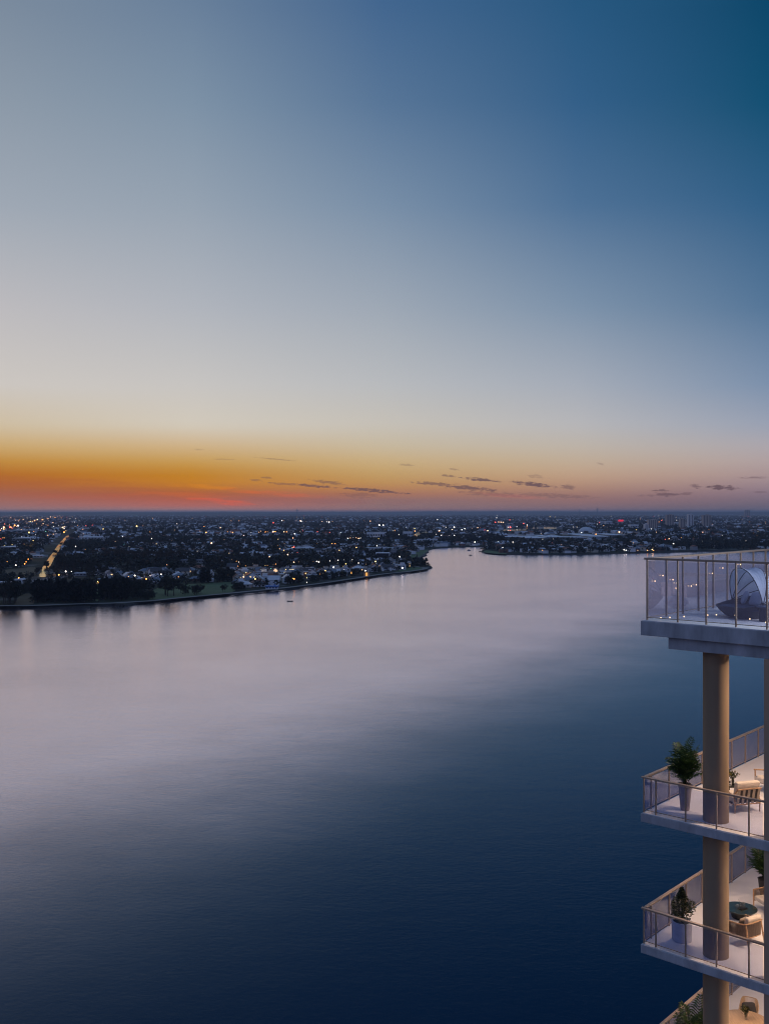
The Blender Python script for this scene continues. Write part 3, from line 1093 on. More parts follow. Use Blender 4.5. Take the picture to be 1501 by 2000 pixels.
def tumbler(x, y, z, r, h, label, name='drinking_glass', stem=0):
    t = thing(name, label, 'glass', (x, y, z))
    obj('bowl', MB().lathe([(r * .82, 0), (r * .86, .006), (r, h), (r * .93, h), (r * .8, .016), (0, .014)], 24).mesh('bowl', M['clear'], smooth=40), t)
    obj('drink', MB().lathe([(r * .78, .018), (r * .86, h * .55), (0, h * .55)], 20).mesh('drink', M['clear'], smooth=40), t)
    return t


tumbler(TP.x - .145, TP.y - .10, b3 + .3045, .062, .135, 'plain short tumbler standing alone beside the black tray')
t = thing('tray', 'small black angular tray on the teal table', 'tray', (TP.x + .03, TP.y - .07, b3 + .3045), .5)
obj('plate', MB().span((-.13, -.09, 0), (.13, .09, .012)).mesh('plate', M['black'], bevel=.003), t)
obj('rim', MB().span((-.13, -.09, .0125), (.13, -.08, .026)).span((-.13, .08, .0125), (.13, .09, .026)).span((-.13, -.079, .0125), (-.12, .079, .026)).span((.12, -.079, .0125), (.13, .079, .026)).mesh('rim', M['black']), t)
tumbler(TP.x - .015, TP.y - .06, b3 + .318, .050, .15, 'taller tumbler with a straw on the black tray')
tumbler(TP.x + .075, TP.y - .05, b3 + .318, .055, .17, 'widest tumbler on the black tray, filled with ice')
t = thing('drinking_straw', 'thin dark straw leaning out of the taller tumbler', 'straw', (TP.x - .015, TP.y - .06, b3 + .336))
obj('stem', MB().tube([(0.01, 0, 0), (-.03, .0, .15), (-.075, .0, .25)], .004, 6).mesh('stem', M['dark_metal'], smooth=60), t)

# lounge chair with striped webbing, second balcony
def lounge_chair(root):
    w, d = .84, .80
    fr = MB()
    # back frame: leaning posts, rails and slats as straps
    bx = -d / 2
    for y in (-w / 2, w / 2):
        obj('leg', MB().tube([(bx + .02, y, 0), (bx + .01, y, .28), (bx + .06, y, .50)], [.014, .022, .02], 8).mesh('leg', M['wood'], smooth=60), root)
        obj('leg', MB().tube([(d / 2 - .02, y, 0), (d / 2 - .05, y, .30), (d / 2 - .04, y, .62)], [.014, .022, .02], 8).mesh('leg', M['wood'], smooth=60), root)
        obj('armrest', MB().tube([(d / 2 + .0, y, .63), (.05, y, .585), (bx + .10, y, .50), (bx - .03, y * .93, .66), (bx - .08, y * .9, .72)], [.022, .022, .024, .022, .02], 8).mesh('armrest', M['wood'], smooth=60), root)
    fr.tube([(bx - .08, -w * .47, .72), (bx - .09, 0, .722), (bx - .08, w * .47, .72)], .022, 8)
    fr.tube([(bx + .02, -w / 2, .25), (bx + .02, w / 2, .25)], .02, 8)
    fr.tube([(d / 2 - .05, -w / 2, .27), (d / 2 - .05, w / 2, .27)], .02, 8)
    for y in (-w / 2, w / 2):
        fr.tube([(bx + .02, y, .25), (d / 2 - .05, y, .27)], .02, 8)
    obj('frame', fr.mesh('frame', M['wood'], smooth=60), root)
    for k in range(5):
        y = -w * .40 + k * w * .80 / 4
        obj('webbing', MB().add([(bx - .082, y - .043, .70), (bx - .082, y + .043, .70), (bx + .015, y + .043, .26), (bx + .015, y - .043, .26), (bx - .074, y - .043, .70), (bx - .074, y + .043, .70), (bx + .023, y + .043, .26), (bx + .023, y - .043, .26)],
            [(0, 1, 2, 3), (7, 6, 5, 4), (0, 3, 7, 4), (1, 5, 6, 2), (0, 4, 5, 1), (3, 2, 6, 7)]).mesh('webbing', M['strap']), root)
    obj('back_lining', MB().box((bx - .006, 0, .49), (.012, w * .84, .42), M=Matrix.Rotation(R(-12), 4, 'Y')).mesh('back_lining', M['charcoal']), root)
    soften(obj('backrest', MB().box((bx + .065, 0, .64), (.15, w * .93, .56), M=Matrix.Rotation(R(-12), 4, 'Y')).mesh('backrest', M['white_cloth'], smooth=60, bevel=.035, seg=3), root))
    soften(obj('seat', MB().box((.08, 0, .36), (d * .84, w * .9, .18)).mesh('seat', M['white_cloth'], smooth=60, bevel=.04, seg=3), root))


lc = thing('lounge_chair', 'timber lounge chair with striped webbing back beside the round column', 'chair', (10.50, 28.56, b2), face(-.27, .96))
lounge_chair(lc)
copy_thing(lc, (12.22, 30.3, b2), face(-.9, -.3), label='cream lounge chair past the striped one, mostly hidden by the pier')

SP = Vector((10.47, 29.32, b2))
t = thing('side_table', 'small round black side table behind the striped lounge chair', 'table', SP)
obj('tabletop', MB().lathe([(.25, .47), (.262, .475), (.262, .497), (.255, .503), (0, .503)], 40).mesh('tabletop', M['black'], smooth=40), t)
obj('base', MB().lathe([(.17, 0), (.17, .012), (.03, .03), (.025, .47)], 28).mesh('base', M['black'], smooth=40), t)
t = thing('lantern', 'white box lantern with a black window and carrying handle on the black side table', 'lantern', (SP.x - .045, SP.y - .08, b2 + .5045), .08)
obj('body', MB().span((-.075, -.06, 0), (.075, .06, .20)).mesh('body', M['white'], bevel=.012), t)
obj('window', MB().span((-.022, -.0645, .085), (.032, -.0605, .15)).span((-.028, -.0645, .035), (.036, -.0605, .05)).mesh('window', M['black']), t)
obj('handle', MB().tube([(-.07, 0, .19), (-.068, 0, .245), (-.04, 0, .27), (.04, 0, .27), (.068, 0, .245), (.07, 0, .19)], .012, 8).mesh('handle', M['black'], smooth=60), t)


def sprigs(seed, n, spread, hgt, leafn, lsize):
    r = random.Random(seed)
    lv, st = MB(), MB()
    for k in range(n):
        a, q = r.uniform(0, 6.28), r.random() ** .6
        tip = Vector((math.cos(a) * spread * q, math.sin(a) * spread * q, hgt * (1 - .45 * q * r.random())))
        mid = Vector((tip.x * .35, tip.y * .35, tip.z * .6))
        pts = [Vector((0, 0, 0)), mid, tip]
        st.tube(pts, [.003, .003, .002], 4)
        for j in range(leafn):
            tt = .4 + .6 * j / leafn
            c = mid.lerp(tip, (tt - .4) / .6)
            d = Vector((r.uniform(-1, 1), r.uniform(-1, 1), r.uniform(-.2, 1))).normalized()
            s = d.orthogonal().normalized() * lsize * .3
            lv.add([c, c + d * lsize * .5 + s, c + d * lsize, c + d * lsize * .5 - s], [(0, 1, 2, 3)], r.randint(0, 2) == 0)
    return lv, st


t = thing('flower_vase', 'dark glass vase of yellow green sprigs on the black side table', 'vase', (SP.x + .105, SP.y - .02, b2 + .5045))
obj('vase', MB().lathe([(.035, 0), (.045, .01), (.048, .12), (.03, .19), (.034, .22), (.028, .22), (.04, .02), (0, .012)], 24).mesh('vase', M['dark_glass'], smooth=40), t)
lv, st = sprigs(5, 26, .25, .30, 9, .055)
obj('stem', st.mesh('stem', M['dark_leaf']), t, (0, 0, .10))
obj('foliage', lv.mesh('foliage', [M['dark_leaf'], M['sprig']]), t, (0, 0, .13))

# lowest balcony: dining table, chair, flowers
TP = Vector((11.13, 29.72, b4))
t = thing('dining_table', 'round light timber table with flowers on the lowest balcony', 'table', TP)
obj('tabletop', MB().lathe([(.74, .69), (.775, .70), (.78, .722), (.77, .73), (0, .73)], 72).mesh('tabletop', M['table_wood'], smooth=40), t)
for k in range(4):
    a = k * math.pi / 2 + .5
    obj('leg', MB().tube([(math.cos(a) * .5, math.sin(a) * .5, 0), (math.cos(a) * .34, math.sin(a) * .34, .69)], [.022, .034], 10).mesh('leg', M['wood'], smooth=60), t)
t = thing('flower_vase', 'clear glass vase of yellow flowers on the light timber table', 'vase', (11.20, 29.90, b4 + .7315))
obj('vase', MB().lathe([(.04, 0), (.046, .008), (.066, .19), (.06, .19), (.04, .02), (0, .014)], 24).mesh('vase', M['clear'], smooth=40), t)
lv, st = sprigs(8, 40, .16, .28, 8, .06)
obj('stem', st.mesh('stem', M['dark_leaf']), t, (0, 0, .02))
obj('foliage', lv.mesh('foliage', [M['dark_leaf'], M['sprig']]), t, (0, 0, .10))
t = thing('dining_chair', 'pale cane dining chair with rounded back beyond the timber table', 'chair', (11.60, 30.72, b4), face(-.45, -.9))
w, d = .56, .52
arc = smooth_line([(d / 2 - .05, -w / 2, .62), (-d / 2 + .12, -w / 2, .66), (-d / 2, -w / 2 + .05, .82), (-d / 2 - .04, -w / 4, .86), (-d / 2 - .04, w / 4, .86), (-d / 2, w / 2 - .05, .82), (-d / 2 + .12, w / 2, .66), (d / 2 - .05, w / 2, .62)], 6)
obj('frame', MB().tube(arc, .016, 8).tube([(d / 2, -w / 2, .44), (-d / 2, -w / 2 + .04, .44), (-d / 2, w / 2 - .04, .44), (d / 2, w / 2, .44)], .015, 8, closed=True).mesh('frame', M['cane'], smooth=60), t)
rp = MB()
for i in range(3, len(arc) - 3):
    p = arc[i]
    rp.tube([(p[0] * .9, p[1] * .9, .45), p], .006, 5)
    if i < len(arc) - 4:
        q = arc[i + 1]
        m_ = [(p[j] + q[j]) / 2 for j in range(3)]
        rp.tube([(m_[0] * .9, m_[1] * .9, .45), m_], .006, 5)
obj('backrest', rp.mesh('backrest', M['cane'], smooth=60), t)
obj('seat', MB().blob((0, 0, .455), d * .47, w * .47, .035, p=6, n=24).mesh('seat', M['cane'], smooth=60), t)
for x, y in ((d / 2, -w / 2), (d / 2, w / 2), (-d / 2, -w / 2 + .04), (-d / 2, w / 2 - .04)):
    obj('leg', MB().tube([(x * 1.1, y * 1.08, 0), (x, y, .44), (x * .98, y, .62)], [.012, .016, .014], 8).mesh('leg', M['wood'], smooth=60), t)
t = thing('cushion', 'dark square cushion propped on the pale cane dining chair', 'cushion', (11.50, 30.62, b4 + .50), face(-.45, -.9))
obj('cover', MB().blob((-.05, .06, .185), .18, .21, .05, Matrix.Rotation(R(-18), 3, 'Y') @ Matrix.Rotation(R(12), 3, 'X') @ Matrix.Rotation(R(90), 3, 'Y'), p=5, n=32).mesh('cover', M['charcoal'], smooth=60), t)

# ------------------------------------------------------------------ roof terrace: canopy daybed
z0 = ZT[0]
DB = Vector((10.88, 28.95, z0))
fa = face(-.985, -.17)
db = thing('daybed', 'round dark wicker daybed under a folding pale blue canopy on the roof terrace', 'daybed', DB, fa)
RB = .90


def rimrise(a, r):
    t_ = max(0.0, -math.cos(a) * .5 + .28)
    return .30 * min(1.0, t_ * 1.25) * max(0.0, (r - .5) / .4)


obj('base', MB().lathe([(.52, .02), (.60, .05), (.78, .20), (.885, .33), (.90, .355), (.88, .37), (.845, .35), (.80, .27), (0, .25)], 72, wob=rimrise).mesh('base', M['dark_wicker'], smooth=50), db)
obj('mattress', MB().lathe([(.0, .255), (.80, .258), (.825, .29), (.815, .325), (.76, .345), (0, .352)], 60).mesh('mattress', M['navy_cloth'], smooth=60), db)
AX = .86


def hoop(tilt, ax=AX, hz=1.10, n=28):
    out = []
    for i in range(n + 1):
        a = math.pi * i / n
        y = math.cos(a)
        s = math.sin(a)
        y = math.copysign(abs(y) ** .9, y) * ax
        rr_ = hz * (abs(s) ** .85)
        out.append(Vector((math.sin(tilt) * rr_ + .0, y, .44 + math.cos(tilt) * rr_)))
    return out


tilts = [R(13), R(-16), R(-42), R(-66), R(-84)]
hz_ = [1.07, 1.09, 1.04, .98, .92]
for tl, hh in zip(tilts[:-1], hz_):
    obj('hoop', MB().tube(hoop(tl, hz=hh), .013, 8).mesh('hoop', M['dark_metal'], smooth=60), db)
fab = bpy.data.materials.new('sheer_canopy_cloth')
fab.use_nodes = True
nt = fab.node_tree
nt.nodes.clear()
dfn = nt.nodes.new('ShaderNodeBsdfDiffuse'); dfn.inputs[0].default_value = (.66, .74, .88, 1)
trn = nt.nodes.new('ShaderNodeBsdfTranslucent'); trn.inputs[0].default_value = (.62, .70, .84, 1)
tpn = nt.nodes.new('ShaderNodeBsdfTransparent')
x1 = nt.nodes.new('ShaderNodeMixShader'); x1.inputs[0].default_value = .4
x2 = nt.nodes.new('ShaderNodeMixShader'); x2.inputs[0].default_value = .10
nt.links.new(dfn.outputs[0], x1.inputs[1]); nt.links.new(trn.outputs[0], x1.inputs[2])
nt.links.new(x1.outputs[0], x2.inputs[1]); nt.links.new(tpn.outputs[0], x2.inputs[2])
on = nt.nodes.new('ShaderNodeOutputMaterial'); nt.links.new(x2.outputs[0], on.inputs[0])
cm = MB()
rows = []
NS = 14
for k in range(len(tilts) - 1):
    for j in range(NS + (k == len(tilts) - 2)):
        q = j / NS
        tl = tilts[k] * (1 - q) + tilts[k + 1] * q
        hh = (hz_[k] * (1 - q) + hz_[k + 1] * q) * (1 - .10 * math.sin(math.pi * q)) + .012
        rows.append(hoop(tl, hz=hh, n=120))
vs = [p for r_ in rows for p in r_]
for i, r_ in enumerate(rows):       # the cloth is gathered: folds run from the pivots over the top
    for j, p_ in enumerate(r_):
        sg_ = math.sin(i * 2.1 + .6 * math.sin(j * .11)) * .016 * math.sin(math.pi * j / 120) ** .5
        d_ = Vector((p_.x, 0, p_.z - .44))
        if d_.length > .05:
            p_ += d_.normalized() * sg_
fs = [(i * 121 + j, i * 121 + j + 1, (i + 1) * 121 + j + 1, (i + 1) * 121 + j) for i in range(len(rows) - 1) for j in range(120)]
cm.add(vs, fs)
obj('canopy', cm.mesh('canopy', fab, smooth=80), db)
for (x, y, zz, rz, tl, lab) in ((-.18, .10, .345, .15, -24, 'pale square pillow propped up inside the daybed canopy'), (-.10, -.42, .345, -.45, -24, 'pale pillow at the near edge of the daybed, partly tucked under the canopy')):
    t = thing('pillow', lab, 'pillow', DB + Matrix.Rotation(fa, 3, 'Z') @ Vector((x, y, zz)), fa + rz)
    obj('cover', MB().blob((-.06, 0, .215), .215, .25, .085, Matrix.Rotation(R(tl), 3, 'Y') @ Matrix.Rotation(R(90), 3, 'Y'), p=5, n=32).mesh('cover', M['pale_cloth'], smooth=60), t)
t = thing('side_table', 'dark drum side table with wide top next to the canopy daybed', 'table', (11.02, 27.85, z0))
obj('drum', MB().lathe([(.19, 0), (.2, .01), (.2, .40), (.19, .41)], 40).mesh('drum', M['dark_metal'], smooth=40), t)
obj('tabletop', MB().lathe([(.265, .412), (.275, .417), (.275, .44), (.265, .446), (0, .446)], 40).mesh('tabletop', M['navy_cloth'], smooth=40), t)

# ottoman with a lantern behind the daybed, seen mirrored in the side glass
q = uv(1.2, 4.2, z0)
t = thing('ottoman', 'low pale ottoman with a lantern on it, seen through the terrace glass', 'ottoman', q)
obj('cushion', MB().blob((0, 0, .2), .34, .34, .2, p=5, n=28).mesh('cushion', M['pale_cloth'], smooth=60), t)
t = thing('lantern', 'tall dark framed candle lantern with a pointed roof on the terrace ottoman', 'lantern', (q.x, q.y, z0 + .402), .3)
fr = MB()
for x in (-.13, .13):
    for y in (-.13, .13):
        fr.span((x - .012, y - .012, .02), (x + .012, y + .012, .55))
fr.span((-.15, -.15, 0), (.15, .15, .02))
obj('frame', fr.mesh('frame', M['dark_metal']), t)
obj('roof', MB().lathe([(.22, .55), (.215, .57), (.08, .68), (.05, .70), (.03, .76), (0, .77)], 4).mesh('roof', M['dark_metal']), t)
cn = obj('candle', MB().lathe([(.04, .022), (.04, .2), (0, .202)], 16).mesh('candle', M['white'], smooth=40), t)
obj('flame', MB().lathe([(0, .205), (.018, .225), (.012, .25), (0, .275)], 10).mesh('flame', M['candle'], smooth=60), cn)


rsl = random.Random(77)


def glint_string(pts, label, n):  # added glowing beads stand in for lights mirrored in the glass
    P = smooth_line(pts, 6)
    t = thing('glint_string', label, 'glint string', (0, 0, 0))
    c = P[0].copy()
    t.location = c
    P = [p - c for p in P]
    obj('wire', MB().tube(P, .0018, 5).mesh('wire', M['dark_metal']), t)
    m_ = MB().lathe([(0, -.02), (.014, -.014), (.019, 0), (.014, .014), (0, .02)], 12).mesh('glint_bead', M['mirror_glint'], smooth=60)
    for k in range(n):
        f = min(.99, max(.01, (k + .5 + rsl.uniform(-.32, .32)) / n)) * (len(P) - 1)
        i = int(f)
        obj('glint_bead', m_, t, P[i].lerp(P[i + 1], f - i) + Vector((0, 0, -.03)))


glint_string([uv(.35, .19, z0 + .10), uv(1.0, .19, z0 + .18), uv(1.9, .19, z0 + .30), uv(2.7, .19, z0 + .36), uv(3.4, .19, z0 + .24), uv(4.2, .19, z0 + .2)], 'string of added warm glints for lights mirrored low in the front terrace glass', 9)
glint_string([uv(.19, .3, z0 + 1.08), uv(.19, 1.2, z0 + 1.3), uv(.19, 2.2, z0 + .95), uv(.19, 3.4, z0 + .9), uv(.19, 5.0, z0 + 1.3), uv(.19, 7, z0 + 1.4)], 'string of added warm glints for lights mirrored waist high in the side terrace glass', 9)

# ------------------------------------------------------------------ the far city: materials
HW = {'white': mat('white_wall', (.74, .76, .80), .8, vary=.08, scale=.5), 'cream': mat('cream_wall', (.58, .53, .46), .8, vary=.08, scale=.5),
      'grey': mat('grey_wall', (.28, .29, .32), .8, vary=.1, scale=.5), 'brick': mat('brick_wall', (.20, .105, .075), .9, vary=.15, scale=.8)}
HR = {'pale metal': mat('pale_metal_roof', (.50, .53, .58), .5, vary=.1, scale=.4), 'dark tile': mat('dark_tile_roof', (.055, .058, .068), .8, vary=.2, scale=.6),
      'blue grey': mat('blue_grey_roof', (.13, .16, .21), .6, vary=.12, scale=.5), 'terracotta': mat('terracotta_roof', (.19, .085, .055), .85, vary=.15, scale=.6)}
DARKPANE = mat('dark_window_pane', (.02, .025, .035), .12)
LITPANE = emit('lit_window_pane', (1, .62, .28), 1.6)
DOORM = mat('timber_door', (.10, .06, .04), .7)
FACADE = mat('tower_facade', (.50, .41, .36), .85, vary=.1, scale=.2)
FACADE_P = mat('pale_tower_facade', (.72, .70, .72), .85, vary=.1, scale=.2)
RECESS = mat('dark_recess', (.045, .045, .055), .5)
ROOFPALE = mat('pale_shed_roof', (.60, .64, .70), .6, vary=.12, scale=.05)
SHEDW = mat('shed_wall', (.22, .23, .26), .8, vary=.1, scale=.1)
AMBER = emit('amber_glazing', (1, .48, .12), .95)
REDSIGN = emit('red_sign_face', (1, .02, .05), .9)
BLUEROOF = mat('bright_blue_roof', (.05, .16, .42), .5, vary=.1, scale=.3)
CROWN = [leaf_mat('pine_crown', (.006, .010, .010), (.022, .028, .020), trans=.15), leaf_mat('gum_crown', (.010, .015, .010), (.036, .040, .024), trans=.2),
         leaf_mat('autumn_crown', (.022, .017, .010), (.060, .040, .022), trans=.2)]


# ------------------------------------------------------------------ houses
def house_meshes(shape, seed):
    """wall, roof, chimney, windows, door of one small house; front looks to -y"""
    r = random.Random(seed)
    if shape == 'gable':
        w, d, h, rh = 9, 12, 5.2, 3.6
        wall = MB().add([(-w / 2, -d / 2, 0), (w / 2, -d / 2, 0), (w / 2, d / 2, 0), (-w / 2, d / 2, 0), (-w / 2, -d / 2, h), (w / 2, -d / 2, h), (w / 2, d / 2, h), (-w / 2, d / 2, h), (0, -d / 2, h + rh), (0, d / 2, h + rh)],
                        [(0, 1, 5, 8, 4), (2, 3, 7, 9, 6), (1, 2, 6, 5), (3, 0, 4, 7)])
        e, t = .5, .22
        sl = rh / (w / 2)
        roof = MB()
        for s in (-1, 1):
            a = [(0, -d / 2 - e, h + rh + .05), (0, d / 2 + e, h + rh + .05), (s * (w / 2 + e), d / 2 + e, h - e * sl + .05), (s * (w / 2 + e), -d / 2 - e, h - e * sl + .05)]
            b = [(x, y, z + t) for x, y, z in a]
            roof.add(a + b, [(0, 1, 2, 3), (7, 6, 5, 4), (0, 4, 5, 1), (1, 5, 6, 2), (2, 6, 7, 3), (3, 7, 4, 0)])
    elif shape == 'hip':
        w, d, h, rh = 15, 10, 3.2, 3.0
        wall = MB().box((0, 0, h / 2), (w, d, h))
        e = .6
        W, D = w / 2 + e, d / 2 + e
        roof = MB().add([(-W, -D, h), (W, -D, h), (W, D, h), (-W, D, h), (-W + D, 0, h + rh), (W - D, 0, h + rh), (-W, -D, h - .2), (W, -D, h - .2), (W, D, h - .2), (-W, D, h - .2)],
                        [(0, 1, 5, 4), (1, 2, 5), (2, 3, 4, 5), (3, 0, 4), (0, 6, 7, 1), (1, 7, 8, 2), (2, 8, 9, 3), (3, 9, 6, 0)])
    else:
        w, d, h, rh = 12, 9, 6.4, .4
        wall = MB().box((0, 0, h / 2), (w, d, h)).box((w * .22, 0, h + 1.2), (w * .4, d * .7, 2.4))
        roof = MB().box((0, 0, h + .15), (w + .7, d + .7, .28)).box((w * .22, 0, h + 2.52), (w * .4 + .5, d * .7 + .5, .24))
    ch = MB().box((w * .22, d * .2, h + rh * .7), (.9, .9, 2.6))
    win = []
    rows = 2 if h > 4.5 else 1
    for k in range(rows):
        for x in (-w * .27, w * .27):
            win.append(MB().box((x, -d / 2 - .02, 1.7 + k * 2.7), (1.9, .12, 1.5)))
    door = MB().box((0, -d / 2 - .03, 1.1), (1.1, .14, 2.2))
    return wall, roof, ch, win, door, h + rh


HM = {}


def house(px, py, shape, wc, rc, rz, scale, label, group, lit=0, parts=True, rng=random):
    p = gp(px, py)
    key = (shape, wc, rc)
    if key not in HM:
        wall, roof, ch, win, door, hh = house_meshes(shape, 1)
        HM[key] = (wall.mesh('wall', HW[wc]), roof.mesh('roof', HR[rc]), ch.mesh('chimney', HW[wc]), [w_.mesh('window', DARKPANE) for w_ in win], [w_.mesh('window', LITPANE) for w_ in win], door.mesh('door', DOORM))
    wl_, rf, ch, wd, wlit, dr = HM[key]
    t = thing('house', label, 'house', p, rz, group, scale)
    obj('wall', wl_, t)
    r_ = obj('roof', rf, t)
    if parts:
        if shape != 'flat':
            obj('chimney', ch, r_)
        for i in range(len(wd)):
            obj('window', (wlit if rng.random() < lit else wd)[i], t)
        obj('door', dr, t)
    return t


HOUSES = []
ZONES = [   # pixel box, count, lit share, names, shapes
    ((462, 706, 1118, 1147), 86, .10, 'in the waterfront village', ['gable', 'gable', 'flat', 'hip'], .25),
    ((690, 800, 1092, 1119), 50, .16, 'short of the headland', ['gable', 'flat', 'flat', 'hip'], .3),
    ((186, 305, 1117, 1142), 22, .16, 'between the pines and the open park', ['gable', 'hip', 'hip'], .1),
    ((300, 460, 1112, 1138), 16, .10, 'behind the green park', ['gable', 'hip', 'hip'], .1),
    ((0, 108, 1056, 1108), 40, .08, 'along the straight canal', ['flat', 'flat', 'hip'], .35),
    ((430, 790, 1075, 1110), 40, .10, 'in the wooded suburb', ['hip', 'hip', 'flat'], .2),
    ((960, 1262, 1066, 1079), 26, .06, 'in the trees on the far shore', ['hip', 'flat'], .1),
]
rs = random.Random(5)
taken = []


def free(p, gap):
    for q, g in taken:
        if (p.x - q.x) ** 2 + (p.y - q.y) ** 2 < (gap + g) ** 2:
            return False
    return True


def in_poly(p, poly):
    c, j = False, len(poly) - 1
    for i in range(len(poly)):
        a, b = poly[i], poly[j]
        if (a.y > p.y) != (b.y > p.y) and p.x < (b.x - a.x) * (p.y - a.y) / (b.y - a.y + 1e-9) + a.x:
            c = not c
        j = i
    return c


def kept_clear(p):
    return any(in_poly(p, k) for k in KEEP)


PATHPTS = [gp(x, y - 1.0) for x, y in SHORE_PX[:26]]


def too_near_water(p, m):
    return not all(on_land(np.array([p.x + a, ]), np.array([p.y + b]))[0] for a, b in ((0, -m), (m, -m * .5), (m, 0), (-m, 0)))


# ------------------------------------------------------------------ single buildings the photograph shows
def block(name, px0, px1, yb, yt, depth, label, cat, build, rz=0.0, group=None):
    p = gp((px0 + px1) / 2, yb)
    d = p.y
    w = (px1 - px0) / F * d
    h = (yb - yt) / F * d
    t = thing(name, label, cat, p + Vector((0, depth / 2, 0)), rz, group)
    build(t, w, depth, h)
    hb_ = yb - CY
    FRONT.append([gp(*q_) for q_ in [(px0 - .5, yb - 1), (px1 + .5, yb - 1), (px1 + 1, yb + max(1.0, .11 * hb_)), (px0 - 1, yb + max(1.0, .11 * hb_))]])
    clear_poly([(px0 - 1, yb - depth / d * hb_ * .98), (px1 + 1, yb - depth / d * hb_ * .98), (px1 + 2, yb + max(1.0, .11 * hb_)), (px0 - 2, yb + max(1.0, .11 * hb_))])
    taken.append((p + Vector((0, depth / 2, 0)), max(w, min(depth, 40)) * .5))
    return t


def b_low(wm, rm, over=1.0, windows=0, pm=None, roofdrop=.4):
    def f(t, w, d, h):
        obj('wall', MB().box((0, 0, (h - roofdrop) / 2), (w, d, h - roofdrop)).mesh('wall', wm), t)
        obj('roof', MB().box((0, 0, h - roofdrop / 2), (w + over, d + over, roofdrop)).box((w * .2, d * .1, h + .5), (w * .12, d * .2, 1.0)).box((-w * .25, -d * .15, h + .4), (w * .08, d * .15, .8)).mesh('roof', rm), t)
        for k in range(windows):
            x = (k + .5) / windows * w - w / 2
            obj('window', MB().box((x, -d / 2 - .03, h * .45), (w / windows * .62, .14, h * .34)).mesh('window', pm or DARKPANE), t)
    return f


def b_tower(fm, bays, cap=True, storeys=12):
    def f(t, w, d, h):
        wmb = MB().box((0, 0, h / 2), (w, d, h))
        obj('wall', wmb.mesh('wall', fm), t)
        n = bays
        for k in range(n):
            x = (k + .5) / n * w - w / 2
            b = obj('bay', MB().box((x, -d / 2 - .05, h * .5), (w / n * .42, .3, h * .92)).mesh('bay', RECESS), t)
            sl = MB()
            for s in range(1, storeys):
                sl.box((x, -d / 2 - .16, h * .04 + s * h * .92 / storeys), (w / n * .42, .5, h / storeys * .28))
            obj('balcony', sl.mesh('balcony', fm), b)
        obj('roof', MB().box((0, 0, h + .4), (w + .5, d + .5, .8)).box((w * .1, 0, h + 2.3), (w * .35, d * .4, 3.0)).mesh('roof', fm), t)
    return f


block('warehouse', 153, 203, 1053.2, 1048.5, 60, 'long low pale roofed warehouse behind the dark pine belt', 'warehouse', b_low(HW['white'], ROOFPALE, windows=8))
block('office_building', 716, 754, 1049.5, 1039.5, 40, 'wide pale civic building beside the brightly lit street', 'building', b_low(HW['white'], ROOFPALE, windows=12))
block('office_building', 787, 806, 1048, 1038.5, 30, 'pale mid rise block next to the narrow river inlet', 'building', b_low(HW['white'], ROOFPALE, windows=6))


def b_frame(t, w, d, h):
    f = MB().box((0, 0, h - .5), (w, d, 1.0)).box((-w / 2 + .6, 0, (h - 1) / 2), (1.2, d, h - 1.02)).box((w / 2 - .6, 0, (h - 1) / 2), (1.2, d, h - 1.02))
    obj('frame', f.mesh('frame', HW['white']), t)
    obj('glazing', MB().box((0, .5, (h - 1) / 2 + .1), (w - 2.45, d - 1.5, h - 1.25)).mesh('glazing', DARKPANE), t)
    obj('podium', MB().box((0, -d / 2 - 2.0, .9), (w * 1.3, 3.9, 1.8)).mesh('podium', HW['cream']), t)


block('office_building', 733.5, 761, 1091, 1079.5, 16, 'dark glazed office block in a broad pale square frame', 'building', b_frame)
block('apartment_block', 581.5, 598.5, 1124.5, 1114.5, 12, 'lit cream apartment block with four window bays in the waterfront village', 'building', b_low(HW['cream'], HR['dark tile'], windows=4, pm=DARKPANE))
block('apartment_block', 545, 556, 1127, 1111.5, 9, 'tall pale slab house next to the pointed church gable', 'building', b_low(HW['white'], HR['blue grey'], windows=2))
block('office_building', 763, 776.5, 1086.5, 1074, 16, 'blue grey block beside the dark glazed office', 'building', b_low(HW['grey'], HR['blue grey'], windows=3))
block('terrace_row', 711, 768, 1073.6, 1070, 20, 'long low pale row behind the dark trees above the framed office', 'building', b_low(HW['white'], ROOFPALE, windows=9))
block('terrace_row', 776, 789, 1070.6, 1066.5, 20, 'short pale row at the edge of the dark inlet trees', 'building', b_low(HW['white'], ROOFPALE, windows=3))
block('warehouse', 812, 851, 1057.3, 1053.2, 25, 'long white boat shed on the wooded inlet shore', 'warehouse', b_low(HW['white'], ROOFPALE, windows=7))
block('warehouse', 183, 199, 1075.6, 1072.2, 14, 'small white roofed shed standing alone in the dark pines', 'warehouse', b_low(HW['white'], ROOFPALE, windows=3))
block('warehouse', 142, 169, 1125, 1119.3, 12, 'pale flat roofed shed just behind the widest pine grove', 'warehouse', b_low(HW['grey'], ROOFPALE, windows=4))
block('warehouse', 27, 48, 1137.5, 1131.5, 14, 'white roofed shed beside the grey road', 'warehouse', b_low(HW['white'], ROOFPALE, windows=4))
block('warehouse', -8, 12, 1146, 1137.5, 14, 'pale blue roofed shed at the end of the grey road', 'warehouse', b_low(HW['white'], ROOFPALE, windows=3))
block('warehouse', 7, 52, 1041, 1035.5, 120, 'broad flat grey shed beyond the orange street lights', 'warehouse', b_low(SHEDW, ROOFPALE, windows=5))
block('warehouse', 24, 62, 1056, 1051, 90, 'long grey shed nearer than the broad flat one', 'warehouse', b_low(SHEDW, ROOFPALE, windows=5))
block('warehouse', 0, 34, 1073.5, 1068, 60, 'grey roofed shed below the white yard lamps', 'warehouse', b_low(SHEDW, ROOFPALE, windows=4))
